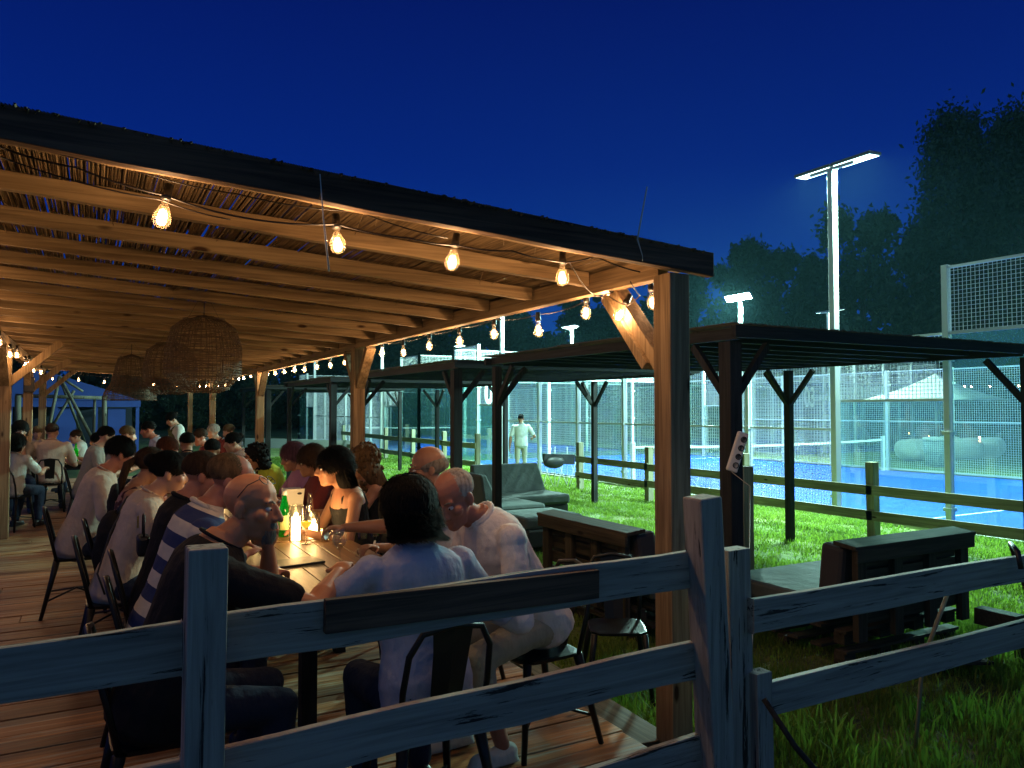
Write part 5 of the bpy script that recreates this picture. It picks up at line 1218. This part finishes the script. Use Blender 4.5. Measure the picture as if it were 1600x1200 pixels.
# far wood: one dark mass behind everything
w_ = np.random.default_rng(5); nW = 42000
ang = w_.uniform(R(-62), R(75), nW); dist = w_.uniform(76, 92, nW)
top_ = 9.5+2.2*np.sin(ang*23)+1.6*np.sin(ang*51+1)+1.1*np.sin(ang*117)
top_ = np.where(ang > R(38), top_+1.5, np.where(ang < R(12), top_*.62, top_))
zz_ = w_.uniform(0, 1, nW)**.8*top_
P_ = np.stack([np.sin(ang)*dist, np.cos(ang)*dist, zz_+GZ], 1)
a = w_.normal(size=(nW, 3)); a /= np.linalg.norm(a, axis=1)[:, None]; b2 = np.cross(a, w_.normal(size=(nW, 3))); b2 /= np.linalg.norm(b2, axis=1)[:, None]; s_ = w_.uniform(.35, .75, nW)[:, None]
V_ = np.stack([P_-a*s_, P_+b2*s_*.7, P_+a*s_, P_-b2*s_*.7], 1).reshape(-1, 3)
me = bpy.data.meshes.new('far_wood'); me.vertices.add(len(V_)); me.vertices.foreach_set('co', V_.ravel()); me.loops.add(nW*4); me.loops.foreach_set('vertex_index', np.arange(nW*4))
me.polygons.add(nW); me.polygons.foreach_set('loop_start', np.arange(0, nW*4, 4)); me.polygons.foreach_set('loop_total', np.full(nW, 4)); me.update(); me.materials.append(leafm)
o = bpy.data.objects.new('far_wood', me); COL.objects.link(o); tag(o, 'dark far wood closing off the horizon behind the lawn and courts', 'wood', kind='stuff')

# ---------------------------------------------------------------- grass
def grass(name, n, x0, x1, y0, y1, hmin, hmax, w, seed, label, dens=None):
    r = np.random.default_rng(seed)
    x = r.uniform(x0, x1, n*2); y = r.uniform(y0, y1, n*2)
    nz = np.sin(x*2.1+1)*np.sin(y*1.7+2)+np.sin(x*5.3+y*3.1)*.6+np.sin(x*11-y*9)*.4
    keep = (r.uniform(-1.6, 1.6, n*2) < nz+.5); 
    keep &= ~((x < 2.66) & (y > 2.2)); keep &= ~((x > 11.15))
    x = x[keep][:n]; y = y[keep][:n]; nz = nz[keep][:n]; n = len(x)
    h = r.uniform(hmin, hmax, n)*(1+.35*np.clip(nz, -1, 1.5)); a = r.uniform(0, 2*np.pi, n); ln = r.uniform(.1, .75, n)*h; wd = w*r.uniform(.6, 1.3, n)
    a2 = a+r.uniform(.8, 2.2, n)
    dx, dy = np.cos(a), np.sin(a); sx, sy = np.cos(a2)*wd, np.sin(a2)*wd; z0 = np.full(n, GZ)
    P0 = np.stack([x-sx, y-sy, z0], 1); P1 = np.stack([x+sx, y+sy, z0], 1)
    P2 = np.stack([x+dx*ln*.35+sx*.8, y+dy*ln*.35+sy*.8, z0+h*.6], 1); P3 = np.stack([x+dx*ln*.35-sx*.8, y+dy*ln*.35-sy*.8, z0+h*.6], 1); P4 = np.stack([x+dx*ln, y+dy*ln, z0+h*r.uniform(.75, 1, n)], 1)
    V = np.stack([P0, P1, P2, P3, P4], 1).reshape(-1, 3); k = np.arange(n)*5
    q = np.stack([k, k+1, k+2, k+3], 1); t3 = np.stack([k+3, k+2, k+4], 1)
    idx = np.concatenate([q, t3], 1).ravel(); me = bpy.data.meshes.new(name); me.vertices.add(n*5); me.vertices.foreach_set('co', V.ravel()); me.loops.add(len(idx)); me.loops.foreach_set('vertex_index', idx)
    ls = np.stack([np.arange(n)*7, np.arange(n)*7+4], 1).ravel(); lt = np.tile([4, 3], n); me.polygons.add(2*n); me.polygons.foreach_set('loop_start', ls); me.polygons.foreach_set('loop_total', lt); me.update()
    me.materials.append(M_blade); o = bpy.data.objects.new(name, me); COL.objects.link(o); tag(o, label, 'grass', kind='stuff')
M_blade = mat('grass_blade', (.20, .28, .045), .55, spec=.25, vary=((1.7, 1.7, 1.7), (.06, .13, .018), .35, .65))
tt = M_blade.node_tree; bb = tt.nodes['Principled BSDF']; oo = [n for n in tt.nodes if n.type == 'OUTPUT_MATERIAL'][0]
tl = tt.nodes.new('ShaderNodeBsdfTranslucent'); tl.inputs[0].default_value = (.24, .42, .04, 1); ms = tt.nodes.new('ShaderNodeMixShader'); ms.inputs[0].default_value = .35
tt.links.new(bb.outputs[0], ms.inputs[1]); tt.links.new(tl.outputs[0], ms.inputs[2]); tt.links.new(ms.outputs[0], oo.inputs[0])
grass('grass', 60000, 2.6, 6.5, .6, 5.2, .03, .095, .0035, 1, 'rough foreground grass around the painted fence and pallet sofas')
grass('grass', 90000, 2.7, 11.1, 4.8, 13, .04, .085, .006, 2, 'floodlit short lawn under the gazebos')
grass('grass', 40000, 6.4, 11.1, .5, 4.9, .035, .09, .0055, 7, 'short lawn at the right edge in front of the ranch fence')
grass('grass', 60000, 2.7, 11.1, 12.5, 30, .04, .08, .011, 3, 'far lawn running towards the second court')
grass('grass', 2200, 2.65, 6.0, .9, 3.4, .09, .22, .007, 4, 'tall weed tufts in the foreground under the fence')

# haze volume added to give the floodlights halos, partly in place of lens glare
hz_ = bpy.data.materials.new('halo_haze'); hz_.use_nodes = True; hn = hz_.node_tree; hn.nodes.clear()
ho = hn.nodes.new('ShaderNodeOutputMaterial'); hv = hn.nodes.new('ShaderNodeVolumePrincipled')
hv.inputs['Color'].default_value = (.35, .85, 1, 1); hv.inputs['Density'].default_value = .00018; hv.inputs['Anisotropy'].default_value = .35
hn.links.new(hv.outputs[0], ho.inputs['Volume'])
o = MB().span((-152, -62, GZ-1.5), (192, 202, 34)).build('haze', hz_); tag(o, 'thin haze volume over the whole place, added for the floodlight halos', 'haze', kind='stuff')
